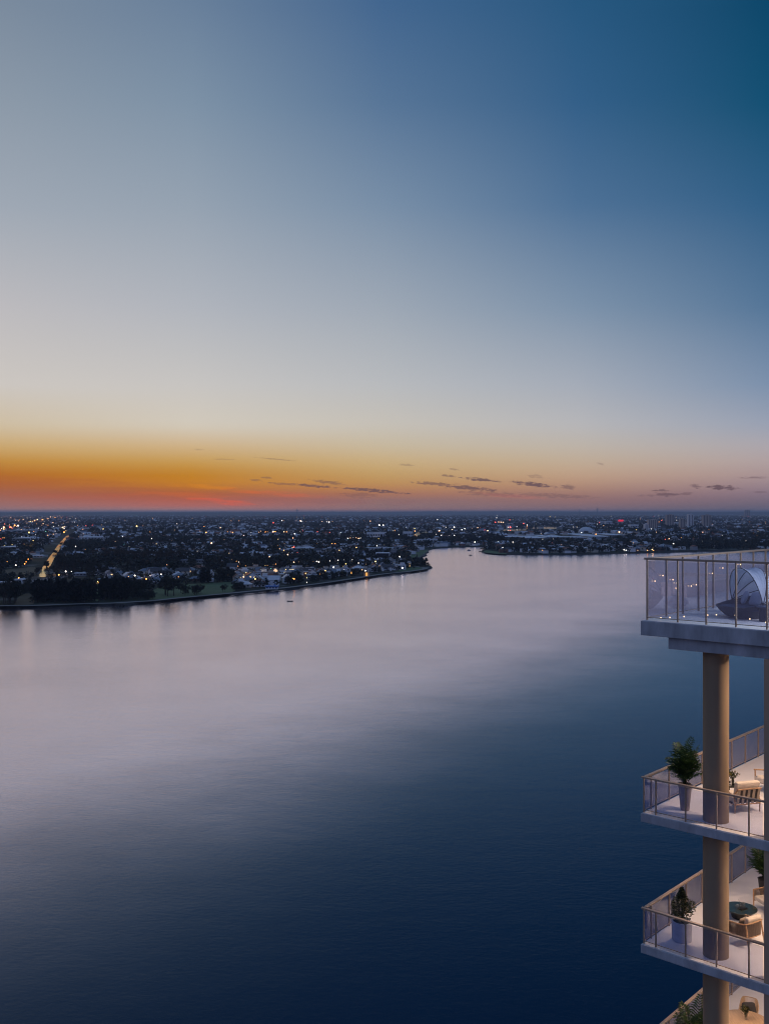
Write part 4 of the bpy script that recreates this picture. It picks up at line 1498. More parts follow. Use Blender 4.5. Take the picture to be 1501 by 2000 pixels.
block('warehouse', 60, 84, 1089, 1085, 24, 'low pale shed beside the lit canal', 'warehouse', b_low(HW['cream'], ROOFPALE, windows=4))
block('warehouse', 352, 368, 1100, 1093.5, 14, 'small blue grey hall at the far end of the grassy clearing', 'warehouse', b_low(HW['grey'], HR['blue grey'], windows=3))
block('warehouse', 383, 398, 1099, 1093, 14, 'second blue grey hall beside the clearing, near the wood', 'warehouse', b_low(HW['grey'], HR['blue grey'], windows=3))
block('warehouse', 574, 616, 1074, 1070.5, 40, 'long pale hall in the middle of the dark suburb', 'warehouse', b_low(HW['cream'], ROOFPALE, windows=6))
block('warehouse', 625, 641, 1076, 1072.5, 26, 'cream lit hall beside the long pale hall', 'warehouse', b_low(HW['cream'], ROOFPALE, windows=3))
block('boathouse', 519, 542, 1151, 1144, 9, 'low boathouse with a bright blue roof at the village waterfront', 'boathouse', b_low(HW['white'], BLUEROOF, windows=4, roofdrop=1.4))


def b_church(t, w, d, h):
    obj('wall', MB().add([(-w / 2, -d / 2, 0), (w / 2, -d / 2, 0), (w / 2, d / 2, 0), (-w / 2, d / 2, 0), (-w / 2, -d / 2, h * .5), (w / 2, -d / 2, h * .5), (w / 2, d / 2, h * .5), (-w / 2, d / 2, h * .5), (0, -d / 2, h), (0, d / 2, h)], [(0, 1, 5, 8, 4), (2, 3, 7, 9, 6), (1, 2, 6, 5), (3, 0, 4, 7)]).mesh('wall', HW['cream']), t)
    r_ = MB()
    for s in (-1, 1):
        a = [(0, -d / 2 - .3, h + .05), (0, d / 2 + .3, h + .05), (s * (w / 2 + .3), d / 2 + .3, h * .5 - .3), (s * (w / 2 + .3), -d / 2 - .3, h * .5 - .3)]
        r_.add(a + [(x, y, z + .25) for x, y, z in a], [(0, 1, 2, 3), (7, 6, 5, 4), (0, 4, 5, 1), (1, 5, 6, 2), (2, 6, 7, 3), (3, 7, 4, 0)])
    obj('roof', r_.mesh('roof', HR['dark tile']), t)
    obj('window', MB().box((0, -d / 2 - .02, h * .4), (w * .16, .1, h * .3)).mesh('window', DARKPANE), t)


block('church', 537, 548.5, 1128, 1115, 14, 'church with a tall steep cream gable in the waterfront village', 'church', b_church)
block('chapel', 527, 532.5, 1129, 1121, 6, 'small chapel with a sharp pale gable beside the church', 'chapel', b_church)


def b_amber(t, w, d, h):
    obj('wall', MB().box((0, d / 2 + 2.05, h * .55), (w * 3, 4, h * 1.1)).mesh('wall', HW['grey']), t)
    obj('glazing', MB().box((0, 0, h / 2), (w, d, h)).mesh('glazing', AMBER), t)
    obj('roof', MB().box((0, d / 2 + 1, h * 1.13), (w * 3.2, 7, .3)).mesh('roof', HR['dark tile']), t)


for x0, x1, yb, yt, lab in ((746.3, 749.9, 1111.2, 1103.6, 'house with the tallest amber lit stairwell, middle of the shore row'), (767.3, 770.8, 1112, 1106.2, 'house with an amber lit stairwell nearest the headland'),
                            (713.6, 717.4, 1125.2, 1118.6, 'house with an amber lit stairwell at the water edge'), (684.8, 687, 1120.6, 1117, 'house with the smallest amber lit stairwell behind white gables')):
    block('house', x0, x1, yb, yt, 2, lab, 'house', b_amber)


def b_dome(t, w, d, h):
    n = 28
    prof = [(w / 2 * math.cos(a), h * math.sin(a)) for a in [math.pi / 2 * i / 10 for i in range(11)]]
    obj('shell', MB().lathe([(max(0, r), z) for r, z in prof[:-1]] + [(0, h)], 36).mesh('shell', mat('dome_shell', (.50, .53, .58), .5, vary=.08, scale=.1), smooth=50), t)
    obj('entrance', MB().box((-w * .1, -w / 2 + 1, h * .18), (w * .26, 5, h * .36)).mesh('entrance', RECESS), t)


block('arena', 1128.5, 1159, 1040.5, 1029, 1, 'large pale domed arena behind the white shed roofs', 'arena', b_dome)
for x0, x1, yb, yt, dep, lab in ((984, 1024, 1050.4, 1048.6, 150, 'pale shed roof nearest the inlet, standing apart'), (1026, 1068, 1053, 1050.6, 230, 'long pale shed roof at the near end of the factory row'), (1066, 1110, 1051.5, 1049, 260, 'pale shed roof in the middle of the factory row'),
                                 (1105, 1150, 1045.6, 1043.8, 150, 'narrow pale shed roof just in front of the arena'), (1112, 1148, 1052.2, 1049.6, 120, 'small pale shed roof at the front of the factory row'), (1150, 1192, 1050.4, 1047.8, 330, 'broad pale shed roof past the arena'), (1190, 1221, 1047.6, 1045, 230, 'pale shed roof with yard lights at the end of the row')):
    block('factory_shed', x0, x1, yb, yt, dep, lab, 'shed', b_low(SHEDW, ROOFPALE, windows=7))
for x0, x1, yb, yt, lab in ((1145, 1157, 1026, 1021, 'pale office block behind the dome'), (1172, 1180, 1022.5, 1018.3, 'pale hall beside the red lamp, nearer the dome'), (1183, 1195, 1023.5, 1018, 'broad pale hall between the red lamp and the red sign'),
                            (1231, 1246.5, 1031.5, 1024.5, 'pale office block short of the brown towers'), (1094, 1105, 1023, 1019.5, 'small pale hall far behind the lagoon'), (1316, 1326, 1024, 1020, 'low white hall between two tower blocks')):
    block('office_building', x0, x1, yb, yt, 50, lab, 'building', b_low(HW['white'], ROOFPALE, windows=5))
for x0, x1, yb, yt, fm, bays, lab in ((1265.5, 1284.5, 1033, 1015.2, FACADE, 5, 'widest brown tower block, lowest of the skyline group'), (1258.8, 1265.3, 1036.5, 1024, FACADE_P, 2, 'slim pale block leaning on the widest brown tower'), (1301, 1315.5, 1026.5, 1005.6, FACADE, 3, 'dark brown tower block with pale centre, second from the arena'),
                                      (1327.5, 1337.5, 1031, 1013.6, FACADE, 2, 'low brown tower block between two taller ones'), (1343, 1353.5, 1028, 1004.6, FACADE_P, 2, 'slim pale tower block, tallest of the skyline group'), (1372, 1388, 1028.5, 1006.2, FACADE, 3, 'tower block crowned with white lamps'),
                                      (1453.5, 1463.5, 1009.5, 996.2, FACADE, 3, 'lone tower breaking the horizon above a cluster of lights')):
    block('tower_block', x0, x1, yb, yt, 26, lab, 'tower block', b_tower(fm, bays))


def b_mast(t, w, d, h):
    obj('shaft', MB().lathe([(w * .5, 0), (w * .38, h * .7), (w * .2, h)], 10).mesh('shaft', SHEDW), t)
    obj('platform', MB().lathe([(w * .4, h * .62), (w * .9, h * .66), (w * .9, h * .74), (w * .4, h * .78)], 12).mesh('platform', SHEDW), t)


for px, w, yt, lab in ((580, 2.2, 993.4, 'lone squat tower on the horizon beneath the sunset clouds'), (1131, 1.6, 993.5, 'shorter of two slim masts on the horizon'), (1166, 1.6, 991.5, 'taller of two slim masts on the horizon')):
    block('mast', px - w / 2, px + w / 2, 1005.5, yt, 20, lab, 'tower', b_mast)


def b_sign(t, w, d, h):
    obj('board', MB().box((0, 0, h + 6), (w, 2, h)).mesh('board', REDSIGN), t)
    obj('hall', MB().box((0, 22, 5), (w * 1.6, 40, 10)).mesh('hall', SHEDW), t)


block('factory_hall', 1206.5, 1216.5, 1022, 1018.6, 2, 'dark hall with a glowing red sign board along its roof', 'building', b_sign)

# ------------------------------------------------------------------ ordinary houses, one by one
rs = random.Random(5)
for (box, count, lit, where, shapes, flatp) in ZONES:
    zang = rs.uniform(-.5, .5)
    n = tries = 0
    while n < count and tries < count * 60:
        tries += 1
        px, py = rs.uniform(box[0], box[1]), rs.uniform(box[2], box[3])
        if 'village' in where and 'suburb' not in where and py > 1151 - (px - 462) * .125:
            continue
        if 'headland' in where and py > 1124 - (px - 690) * .1:
            continue
        p = gp(px, py)
        if kept_clear(p) or too_near_water(p, 16) or not free(p, 6.0):
            continue
        sh = rs.choice(shapes)
        wc = rs.choices(['white', 'cream', 'grey', 'brick'], [6, 2.2, 1.6, .7])[0]
        rc = rs.choices(['pale metal', 'dark tile', 'blue grey', 'terracotta'], [2.2, 3, 3, 1.4])[0]
        style = {'gable': 'gabled', 'hip': 'low hip roofed', 'flat': 'flat roofed'}[sh]
        lab = f'{wc} {style} house with {rc} roof {where}'
        sc = rs.uniform(.78, 1.12)
        rz = zang + rs.choice([0, math.pi / 2, 0]) + rs.uniform(-.15, .15)
        house(px, py, sh, wc, rc, rz, sc, lab, f'{wc} {style} {rc} houses {where}', lit, p.y < 1700, rs)
        taken.append((p, 6.5))
        n += 1

# ------------------------------------------------------------------ trees
def crown_mesh(kind, seed, nleaf):
    """unit tree about 1 m tall: foliage as many small faces in clumps through the crown, and its trunk"""
    r = random.Random(seed)
    mb, tr = MB(), MB()
    lobes = []
    if kind == 'pine':
        for k in range(26):
            z = .12 + .86 * (k + r.random()) / 26
            w = .17 * min(1, (1.04 - z) / .42) ** .7 * (1 if z > .25 else .8)
            a, q = r.uniform(0, 6.28), r.random() ** .5
            lobes.append((Vector((math.cos(a) * w * q * .75, math.sin(a) * w * q * .75, z)), w * r.uniform(.4, .7), .07))
    elif kind == 'gum':
        for k in range(20):
            a, q = r.uniform(0, 6.28), r.random() ** .5
            z = .34 + .60 * r.random()
            w = .34 * math.sqrt(max(.06, 1 - ((z - .6) / .42) ** 2))
            lobes.append((Vector((math.cos(a) * w * q, math.sin(a) * w * q, z)), r.uniform(.09, .16), .09))
    else:
        for k in range(18):
            a, q = r.uniform(0, 6.28), r.random() ** .5
            z = .22 + .72 * r.random()
            w = .42 * math.sqrt(max(.05, 1 - ((z - .55) / .48) ** 2))
            lobes.append((Vector((math.cos(a) * w * q, math.sin(a) * w * q, z)), r.uniform(.11, .18), .12))
    for k in range(nleaf):
        c, rad, rz = r.choice(lobes)
        d = Vector((r.gauss(0, 1), r.gauss(0, 1), r.gauss(0, 1))).normalized() * r.random() ** .4
        p = c + Vector((d.x * rad, d.y * rad, d.z * rz))
        s = r.uniform(.016, .034)
        a = Vector((r.gauss(0, 1), r.gauss(0, 1), r.gauss(0, .7))).normalized()
        b = a.cross(Vector((r.gauss(0, 1), r.gauss(0, 1), r.gauss(0, 1)))).normalized()
        mb.add([p - a * s - b * s * .6, p + a * s - b * s * .5, p + a * s * .8 + b * s * .7, p - a * s * .7 + b * s * .5], [(0, 1, 2, 3)])
    tr.tube([(0, 0, -.02), (.006, 0, .25), (-.004, .005, .55), (0, 0, .8)], [.026, .02, .013, .004], 6)
    for k in range(6):
        c = lobes[r.randrange(len(lobes))][0]
        tr.tube([(0, 0, max(.12, c.z * .55)), c * .6 + Vector((0, 0, c.z * .25)), c], [.011, .007, .003], 4)
    return mb, tr


TREES = {}
for kind, cm_, nl in (('pine', 0, 1500), ('gum', 1, 1300), ('round', 1, 1100), ('autumn', 2, 1100)):
    TREES[kind] = []
    for s in range(3):
        a, b = crown_mesh('round' if kind == 'autumn' else kind, 40 + s * 7 + cm_, nl)
        TREES[kind].append((a.mesh('crown', CROWN[cm_]), b.mesh('trunk', M['bark'])))


def tree(p, kind, h, label, group, rng, wide=1.0):
    cr, tk = rng.choice(TREES[kind])
    t = thing('tree', label, 'tree', p, rng.uniform(0, 6.28), group, (h * wide, h * wide, h))
    obj('crown', cr, t)
    obj('trunk', tk, t)
    return t


GROVES = [  # pixel box of the trunks' feet, count, kind, height range, width, label, group
    ((3, 38, 1172, 1181), 7, 'gum', (15, 21), 1.0, 'broad dark gum at the near end of the shore path', 'gums at the end of the shore path'),
    ((66, 186, 1166, 1177.5), 52, 'pine', (13, 18.5), 1.3, 'tall dark pine in the widest grove above the shore path', 'pines in the widest shore grove'),
    ((40, 66, 1153, 1163), 6, 'round', (8, 11), 1.1, 'low bushy tree between the shed and the widest pine grove', 'bushy trees beside the widest grove'),
    ((60, 195, 1174.5, 1179.5), 12, 'round', (4, 6), 1.3, 'low dark shrub tree along the shore path below the pines', 'low trees under the widest grove'),
    ((198, 250, 1158, 1174), 26, 'pine', (12, 16.5), 1.3, 'tall dark pine in the second shore grove by the lawn strip', 'pines in the second shore grove'),
    ((248, 290, 1153, 1162), 14, 'gum', (9, 12), 1.1, 'dark gum on the inland side of the second shore grove', 'gums behind the second shore grove'),
    ((322, 342, 1160, 1168), 4, 'gum', (14, 18), .95, 'tall lone gum group standing on the green park', 'tall gums on the park'),
    ((256, 322, 1168, 1173.5), 9, 'round', (5, 8), 1.1, 'small round tree on the waterside of the park', 'small park trees by the water'),
    ((344, 408, 1158, 1164), 9, 'round', (6, 10), 1.05, 'round tree in the loose row between park and path', 'round trees along the park path'),
    ((428, 450, 1155, 1158), 2, 'round', (6, 8), .9, 'small lollipop tree alone on the lawn before the village', 'lollipop trees before the village'),
    ((392, 408, 1136, 1141), 5, 'pine', (13, 17), 1.2, 'tall dark pine on the inland edge of the park', 'pines at the inland park edge'),
    ((430, 458, 1128, 1137), 9, 'gum', (10, 14), 1.0, 'dark gum closing the park from the village', 'gums between park and village'),
    ((456, 486, 1148, 1154), 8, 'round', (5, 9), 1.2, 'dark bushy tree at the first village house on the shore', 'bushy trees at the village edge'),
    ((556, 590, 1134, 1143), 9, 'gum', (9, 12), 1.0, 'dark gum in front of the village apartment block', 'gums before the village apartments'),
    ((596, 700, 1122, 1137), 24, 'round', (6, 10), 1.1, 'round tree among the white village gables', 'trees among the village gables'),
    ((170, 232, 1114, 1127), 16, 'gum', (9, 13), 1.1, 'dark gum in the wood behind the pine groves', 'gums behind the pine groves'),
    ((114, 152, 1102, 1116), 20, 'gum', (12, 16), 1.1, 'dark gum in the wood beside the lit canal', 'gums beside the canal'),
    ((89, 97, 1106.5, 1109.5), 7, 'gum', (7, 9.5), 1.1, 'dark gum hanging over the near reach of the bright canal', 'gums over the near canal reach'),
    ((105, 112, 1081, 1083), 5, 'gum', (6, 8), 1.1, 'dark gum standing over the middle reach of the bright canal', 'gums over the middle canal reach'),
    ((116, 121, 1064.5, 1066), 4, 'gum', (6, 8), 1.1, 'dark gum closing the far reach of the bright canal', 'gums over the far canal reach'),
    ((206, 345, 1093, 1098), 40, 'autumn', (13, 18), 1.0, 'brownish tall tree in the long belt above the grassy clearing', 'tall belt above the clearing'),
    ((700, 800, 1112, 1120), 12, 'round', (5, 8), 1.1, 'small dark tree along the shore road short of the headland', 'trees along the headland road'),
    ((772, 842, 1104, 1111), 20, 'round', (3.5, 6), 1.3, 'low scrubby tree on the headland point', 'scrub trees on the headland'),
]
rs = random.Random(8)
for (box, count, kind, hr, wide, lab, grp) in GROVES:
    n = tries = 0
    pts = []
    while n < count and tries < 3000:
        tries += 1
        px, py = rs.uniform(box[0], box[1]), rs.uniform(box[2], box[3])
        p = gp(px, py)
        if any((p - q).length < (2.0 if kind == 'pine' else 3.2) for q in pts) or too_near_water(p, 3.5) or any(in_poly(p, k_) for k_ in FRONT):
            continue
        if not free(p, 3.0) and 'village' in grp:
            continue
        pts.append(p)
        tree(p - Vector((0, 0, .05)), kind, rs.uniform(*hr), lab, grp, rs, wide)
        n += 1

# ------------------------------------------------------------------ woods and suburbs too far to count
rng = np.random.default_rng(4)


def value_noise(x, y, s, seed):
    r = np.random.default_rng(seed)
    t = r.random((64, 64))
    u, v = x / s, y / s
    i, j = np.floor(u).astype(int), np.floor(v).astype(int)
    fu, fv = u - i, v - j
    fu, fv = fu * fu * (3 - 2 * fu), fv * fv * (3 - 2 * fv)
    g = lambda a, b: t[a % 64, b % 64]
    return (g(i, j) * (1 - fu) + g(i + 1, j) * fu) * (1 - fv) + (g(i, j + 1) * (1 - fu) + g(i + 1, j + 1) * fu) * fv


def scatter(n, h0, h1, power, seed, x0=-70, x1=1580):
    r = np.random.default_rng(seed)
    px = r.uniform(x0, x1, n)
    u = r.random(n)
    k = 1 - power
    h = (h0 ** k + u * (h1 ** k - h0 ** k)) ** (1 / k)
    d = (H - GZ) * F / h
    x = (px - CX) / F * d
    ok = on_land(x, d) & on_land(x, d - 12) & on_land(x + 8, d - 4)
    for poly in KEEP:
        qx = np.array([p.x for p in poly])
        qy = np.array([p.y for p in poly])
        inside = np.zeros(n, bool)
        j = len(qx) - 1
        for i in range(len(qx)):
            inside ^= ((qy[i] > d) != (qy[j] > d)) & (x < (qx[j] - qx[i]) * (d - qy[i]) / (qy[j] - qy[i] + 1e-12) + qx[i])
            j = i
        ok &= ~inside
    return x[ok], d[ok], h[ok]


def quads_mesh(name, V, m, mi=None):
    """V: (n, 4, 3) corner array"""
    n = len(V)
    me = bpy.data.meshes.new(name)
    me.vertices.add(n * 4)
    me.vertices.foreach_set('co', V.reshape(-1).astype(np.float32))
    me.loops.add(n * 4)
    me.loops.foreach_set('vertex_index', np.arange(n * 4, dtype=np.int32))
    me.polygons.add(n)
    me.polygons.foreach_set('loop_start', np.arange(0, n * 4, 4, dtype=np.int32))
    me.polygons.foreach_set('loop_total', np.full(n, 4, np.int32))
    for x in (m if isinstance(m, list) else [m]):
        me.materials.append(x)
    if mi is not None:
        me.polygons.foreach_set('material_index', mi.astype(np.int32))
    me.update(calc_edges=True)
    return me


def wood(name, x, y, hmin, hmax, k, m, mi, seed, size):
    r = np.random.default_rng(seed)
    n = len(x)
    hgt = r.uniform(hmin, hmax, n)
    rad = hgt * r.uniform(.32, .5, n)
    X, Y, Hh, Rr = (np.repeat(a, k) for a in (x, y, hgt, rad))
    d = r.normal(size=(n * k, 3))
    d /= np.linalg.norm(d, axis=1)[:, None]
    d *= (r.random(n * k) ** .35)[:, None]
    c = np.stack([X + d[:, 0] * Rr, Y + d[:, 1] * Rr, GZ + Hh * (.55 + .45 * d[:, 2])], 1)
    a = r.normal(size=(n * k, 3))
    a /= np.linalg.norm(a, axis=1)[:, None]
    b = np.cross(a, r.normal(size=(n * k, 3)))
    b /= np.linalg.norm(b, axis=1)[:, None]
    s = (Rr * size * r.uniform(.7, 1.3, n * k))[:, None]
    V = np.stack([c - a * s - b * s * .7, c + a * s - b * s * .6, c + a * s * .8 + b * s * .8, c - a * s * .8 + b * s * .6], 1)
    o = obj(name, quads_mesh(name, V, m, np.repeat(mi, k)))
    return tag(o, kind='stuff')


def town(x, y):
    return .6 * value_noise(x, y, 420, 2) + .4 * value_noise(x, y, 130, 3)


x, y, h = scatter(15000, 52, 112, 1.4, 1)
keep = rng.random(len(x)) < np.where(town(x, y) > .5, .55, .98)
x, y = x[keep], y[keep]
wood('woodland', x, y, 6, 13, 26, CROWN, (rng.random(len(x)) < .42) * 1 + (rng.random(len(x)) < .12) * 1, 5, .30)
x, y, h = scatter(3400, 108, 172, 1.2, 21, -70, 800)
keep = rng.random(len(x)) < np.where(x > -150, .35, .6)
x, y = x[keep], y[keep]
wood('woodland', x, y, 3.5, 8, 34, CROWN, (rng.random(len(x)) < .5) * 1, 15, .26)
x, y, h = scatter(30000, 8, 56, 1.5, 2)
keep = rng.random(len(x)) < np.where(town(x, y) > .5, .5, .95)
x, y = x[keep], y[keep]
wood('woodland', x, y, 8, 15, 12, CROWN, (rng.random(len(x)) < .35) * 1, 6, .46)


def suburb(name, x, y, seed, smin, smax, hmin, hmax):
    r = np.random.default_rng(seed)
    n = len(x)
    w, d_ = r.uniform(smin, smax, n), r.uniform(smin, smax, n) * .75
    hh = r.uniform(hmin, hmax, n)
    an = np.where(r.random(n) < .5, .3, .3 + math.pi / 2) + r.normal(0, .12, n)
    ca, sa = np.cos(an), np.sin(an)
    rh = np.where(r.random(n) < .55, w * .22, .3)

    def P(a, b, z):
        lx, ly = a * w / 2, b * d_ / 2
        return np.stack([x + lx * ca - ly * sa, y + lx * sa + ly * ca, np.full(n, GZ) + z], 1)
    z0_ = np.zeros(n)
    V, mi = [], []
    wm = r.choice(4, n, p=[.5, .2, .2, .1])
    rm = 4 + r.choice(4, n, p=[.3, .3, .28, .12])
    cs = [(-1, -1), (1, -1), (1, 1), (-1, 1)]
    for k in range(4):
        a, b = cs[k], cs[(k + 1) % 4]
        V.append(np.stack([P(*a, z0_), P(*b, z0_), P(*b, hh), P(*a, hh)], 1))
        mi.append(wm)
    e = 1.06
    V.append(np.stack([P(-e, -e, hh - .1), P(e, -e, hh - .1), P(e * .9, 0, hh + rh), P(-e * .9, 0, hh + rh)], 1))
    V.append(np.stack([P(e, e, hh - .1), P(-e, e, hh - .1), P(-e * .9, 0, hh + rh), P(e * .9, 0, hh + rh)], 1))
    V.append(np.stack([P(e, -e, hh - .1), P(e, e, hh - .1), P(e * .9, 0, hh + rh), P(e * .9, 0, hh + rh)], 1))
    V.append(np.stack([P(-e, e, hh - .1), P(-e, -e, hh - .1), P(-e * .9, 0, hh + rh), P(-e * .9, 0, hh + rh)], 1))
    mi += [rm] * 4
    V = np.concatenate(V)
    return tag(obj(name, quads_mesh(name, V, list(HW.values()) + list(HR.values()), np.concatenate(mi))), kind='stuff')


x, y, h = scatter(4200, 48, 96, 1.3, 7)
keep = (rng.random(len(x)) < np.where(town(x, y) > .47, .75, .08))
suburb('distant_suburb', x[keep], y[keep], 8, 9, 17, 3.5, 7)
x, y, h = scatter(13000, 5.5, 50, 1.45, 9)
keep = (rng.random(len(x)) < np.where(town(x, y) > .46, .8, .12))
suburb('distant_suburb', x[keep], y[keep], 10, 11, 26, 4, 9)

# ------------------------------------------------------------------ street lamps and other lights
LC = {'o': ('orange', (1, .36, .08)), 'w': ('white', (.95, .86, .78)), 'y': ('yellow', (1, .66, .22)), 'p': ('peach', (1, .55, .30)), 'r': ('red', (1, .10, .08)), 'g': ('green', (.15, .8, .62))}
LM = {k: emit(v[0] + '_lamp_glow', v[1], 5.0) for k, v in LC.items()}
HERO = []


def hero(ox, oy, sx, s):
    for tok in s.split():
        a, b, c = tok.split(',')
        HERO.append((ox + float(a) / sx, oy + float(b) / sx, c))


hero(0, 960, 3.7525, "205,193,g 275,210,w 322,203,y 345,187,p 200,232,p 135,250,w 85,265,p 60,270,o 40,268,o 75,262,r 15,270,w 125,258,p 338,290,g 352,320,o 460,265,y 485,288,y 472,298,o 570,250,o 610,277,o 632,250,r 680,247,r 760,275,y 745,272,y 655,173,p 800,168,p 435,175,p 25,340,o 10,348,r 35,395,y 92,390,y 193,390,w 57,512,o 230,418,o 226,410,o 200,475,w 210,495,o 185,530,o 195,515,o 120,540,w 245,360,y 190,290,o 215,300,y 198,262,o 558,402,w 630,427,o 1003,255,y 1120,200,p 1205,292,o 988,307,o 1055,290,p 1100,297,o 1170,322,w 1410,197,p 1495,262,r 1325,440,p 1365,240,w 1298,237,w 435,610,o 142,632,o 328,652,w 485,585,w 527,585,w 945,622,o 930,650,o 990,615,w 730,665,o 720,660,y 765,662,w 1075,640,o 1310,625,o 1183,605,w 1225,537,p 105,255,o 150,245,p 255,214,o 240,218,o 372,185,p 390,186,p 5,285,o 30,262,p 90,275,r 22,348,o 395,255,w 350,168,p")
hero(380, 960, 3.7525, "70,260,o 97,260,o 190,265,p 262,258,o 85,300,o 40,293,p 265,300,o 240,298,o 280,300,o 250,296,y 413,300,w 472,298,p 485,290,p 520,298,o 535,297,o 575,295,p 605,293,r 590,296,o 625,300,o 655,295,p 733,310,w 790,292,r 900,295,r 940,297,r 960,295,r 990,300,r 945,302,p 577,230,r 640,213,w 745,215,p 770,217,p 780,218,w 815,222,p 933,220,p 968,222,w 985,225,w 1010,220,p 935,162,w 1015,162,w 1285,218,p 700,347,p 97,357,p 223,402,o 125,378,p 623,420,p 655,432,o 688,413,o 715,410,p 728,407,r 683,462,p 753,450,r 492,480,y 550,478,p 276,497,p 778,487,w 728,518,p 893,380,o 908,378,r 1005,382,o 1030,382,o 1030,393,o 975,398,p 1105,343,w 1120,343,w 1140,340,p 1160,341,w 1185,340,p 1215,342,w 1185,410,y 1335,397,w 1480,318,w 1495,316,w 895,512,w 910,515,w 990,508,w 1050,503,w 1095,502,w 1155,500,w 670,572,y 440,625,y 445,640,y 360,625,p 720,635,y 730,640,o 822,632,y 822,665,w 958,580,y 1018,555,w 1060,430,y 1325,512,y 350,320,p 1420,600,w 1250,580,w")
hero(700, 960, 3.7525, "1000,225,r 1025,225,p 1040,226,p 1057,226,p 1010,193,w 85,217,p 265,285,o 262,305,r 275,300,o 152,247,w 180,247,w 1207,235,r 1233,245,w 590,287,p 570,322,w 605,320,w 662,322,w 700,322,w 632,312,w 685,280,p 755,280,w 775,275,w 872,265,p 888,268,r 925,285,r 945,287,p 700,262,w 135,398,w 308,467,w 300,478,w 1040,373,r 1130,372,w 1260,385,o 1345,430,o 260,437,w 410,270,y 412,290,o 560,300,w 830,272,p 850,370,w 1110,262,r 1095,262,p 1160,258,w 1400,185,y 1440,187,y 640,262,w 320,560,w")
hero(1100, 960, 3.743, "60,340,w 105,368,r 235,312,o 595,347,r 740,350,r 757,352,o 770,345,p 755,383,w 770,385,w 800,383,w 610,430,o 655,430,o 645,424,y 540,430,p 440,425,w 455,430,w 1015,300,p 950,300,p 1170,170,w 1190,170,p 1247,167,w 1262,168,w 1250,367,w 1380,300,w 308,180,p 350,180,w 658,183,r 685,212,r 715,212,r 1010,180,w 1085,182,w 1055,172,w 70,260,w 95,260,w 405,295,p 1310,182,p 1330,178,w 1345,182,r 1360,180,p 1380,180,w 1400,178,p 1420,182,w 1455,176,w 1300,178,w 1470,180,p 258,230,r 260,226,r 130,300,w 1160,320,w 870,375,p 1330,360,w 1420,290,w 1470,235,w 820,190,w")

rs = random.Random(64)
for k in range(15):       # the brightly lit road running off to the horizon
    t_ = (k + rs.random()) / 15
    HERO.append((4 + 104 * t_ + rs.uniform(-2.5, 2.5), 1035 - 26 * t_ ** .8 + rs.uniform(-1.2, 1.2), rs.choice('oopwpy')))


def lamp_zone(px, py):
    hh = py - CY
    if hh < 24:
        return 'far off near the horizon above the ' + ('sheds' if px < 330 else 'dark suburb' if px < 800 else 'lagoon' if px < 1230 else 'tower blocks')
    if px < 115:
        return 'in the lit streets by the canal and sheds'
    if px < 330:
        return 'between the pine groves and the distant sheds'
    if px < 460:
        return 'in the dark suburb behind the park'
    if px < 800:
        return 'in the waterfront village' if py > 1108 else 'in the suburb behind the waterfront village'
    if px < 960:
        return 'along the wooded inlet'
    return 'on the far shore beneath the tower blocks' if px > 1225 else 'on the far shore near the dome and sheds'


LAMPS = {}


def lamp(px, py, c, rng):
    hp = 8.0
    p = gp(px, py, GZ + hp)
    while hp > 2.5 and not on_land(np.array([p.x]), np.array([p.y - 3]))[0]:
        hp -= 1.0
        p = gp(px, py, GZ + hp)
    d = p.y
    rad = min(3.6, max(.55, d / 1750.0)) * rng.choice([.45, .6, .75, .9, 1.05, 1.25]) * (1.1 if px < 112 and py < 1037 else 1.0)
    key = (c, hp)
    if key not in LAMPS:
        LAMPS[key] = (MB().tube([(0, 0, -hp), (0, 0, -.2), (0, -.5, .35), (0, -1.0, .40)], [.11, .08, .06, .05], 6).mesh('pole', M['dark_metal']),
                      MB().lathe([(0, -1), (.6, -.8), (.95, -.3), (.95, .3), (.6, .8), (0, 1)], 10).mesh('lamp_globe', LM[c], smooth=80))
    nm, _ = LC[c]
    z = lamp_zone(px, py)
    lab = {'r': f'small red beacon light on a pole {z}', 'g': f'blue green lamp on a pole {z}'}.get(c, f'{nm} street lamp glowing {z}')
    t = thing('street_lamp', lab, 'street lamp', (p.x, p.y, GZ), 0, f'{nm} lamps {z}')
    obj('pole', LAMPS[key][0], t, (0, 0, hp))
    obj('lamp_globe', LAMPS[key][1], t, (0, -1.0, hp), 0, rad)


rs = random.Random(31)
for px, py, c in HERO:
    if py - CY > 5.5 and on_land(np.array([gp(px, py).x]), np.array([gp(px, py).y]))[0]:
        lamp(px, py, c, rs)
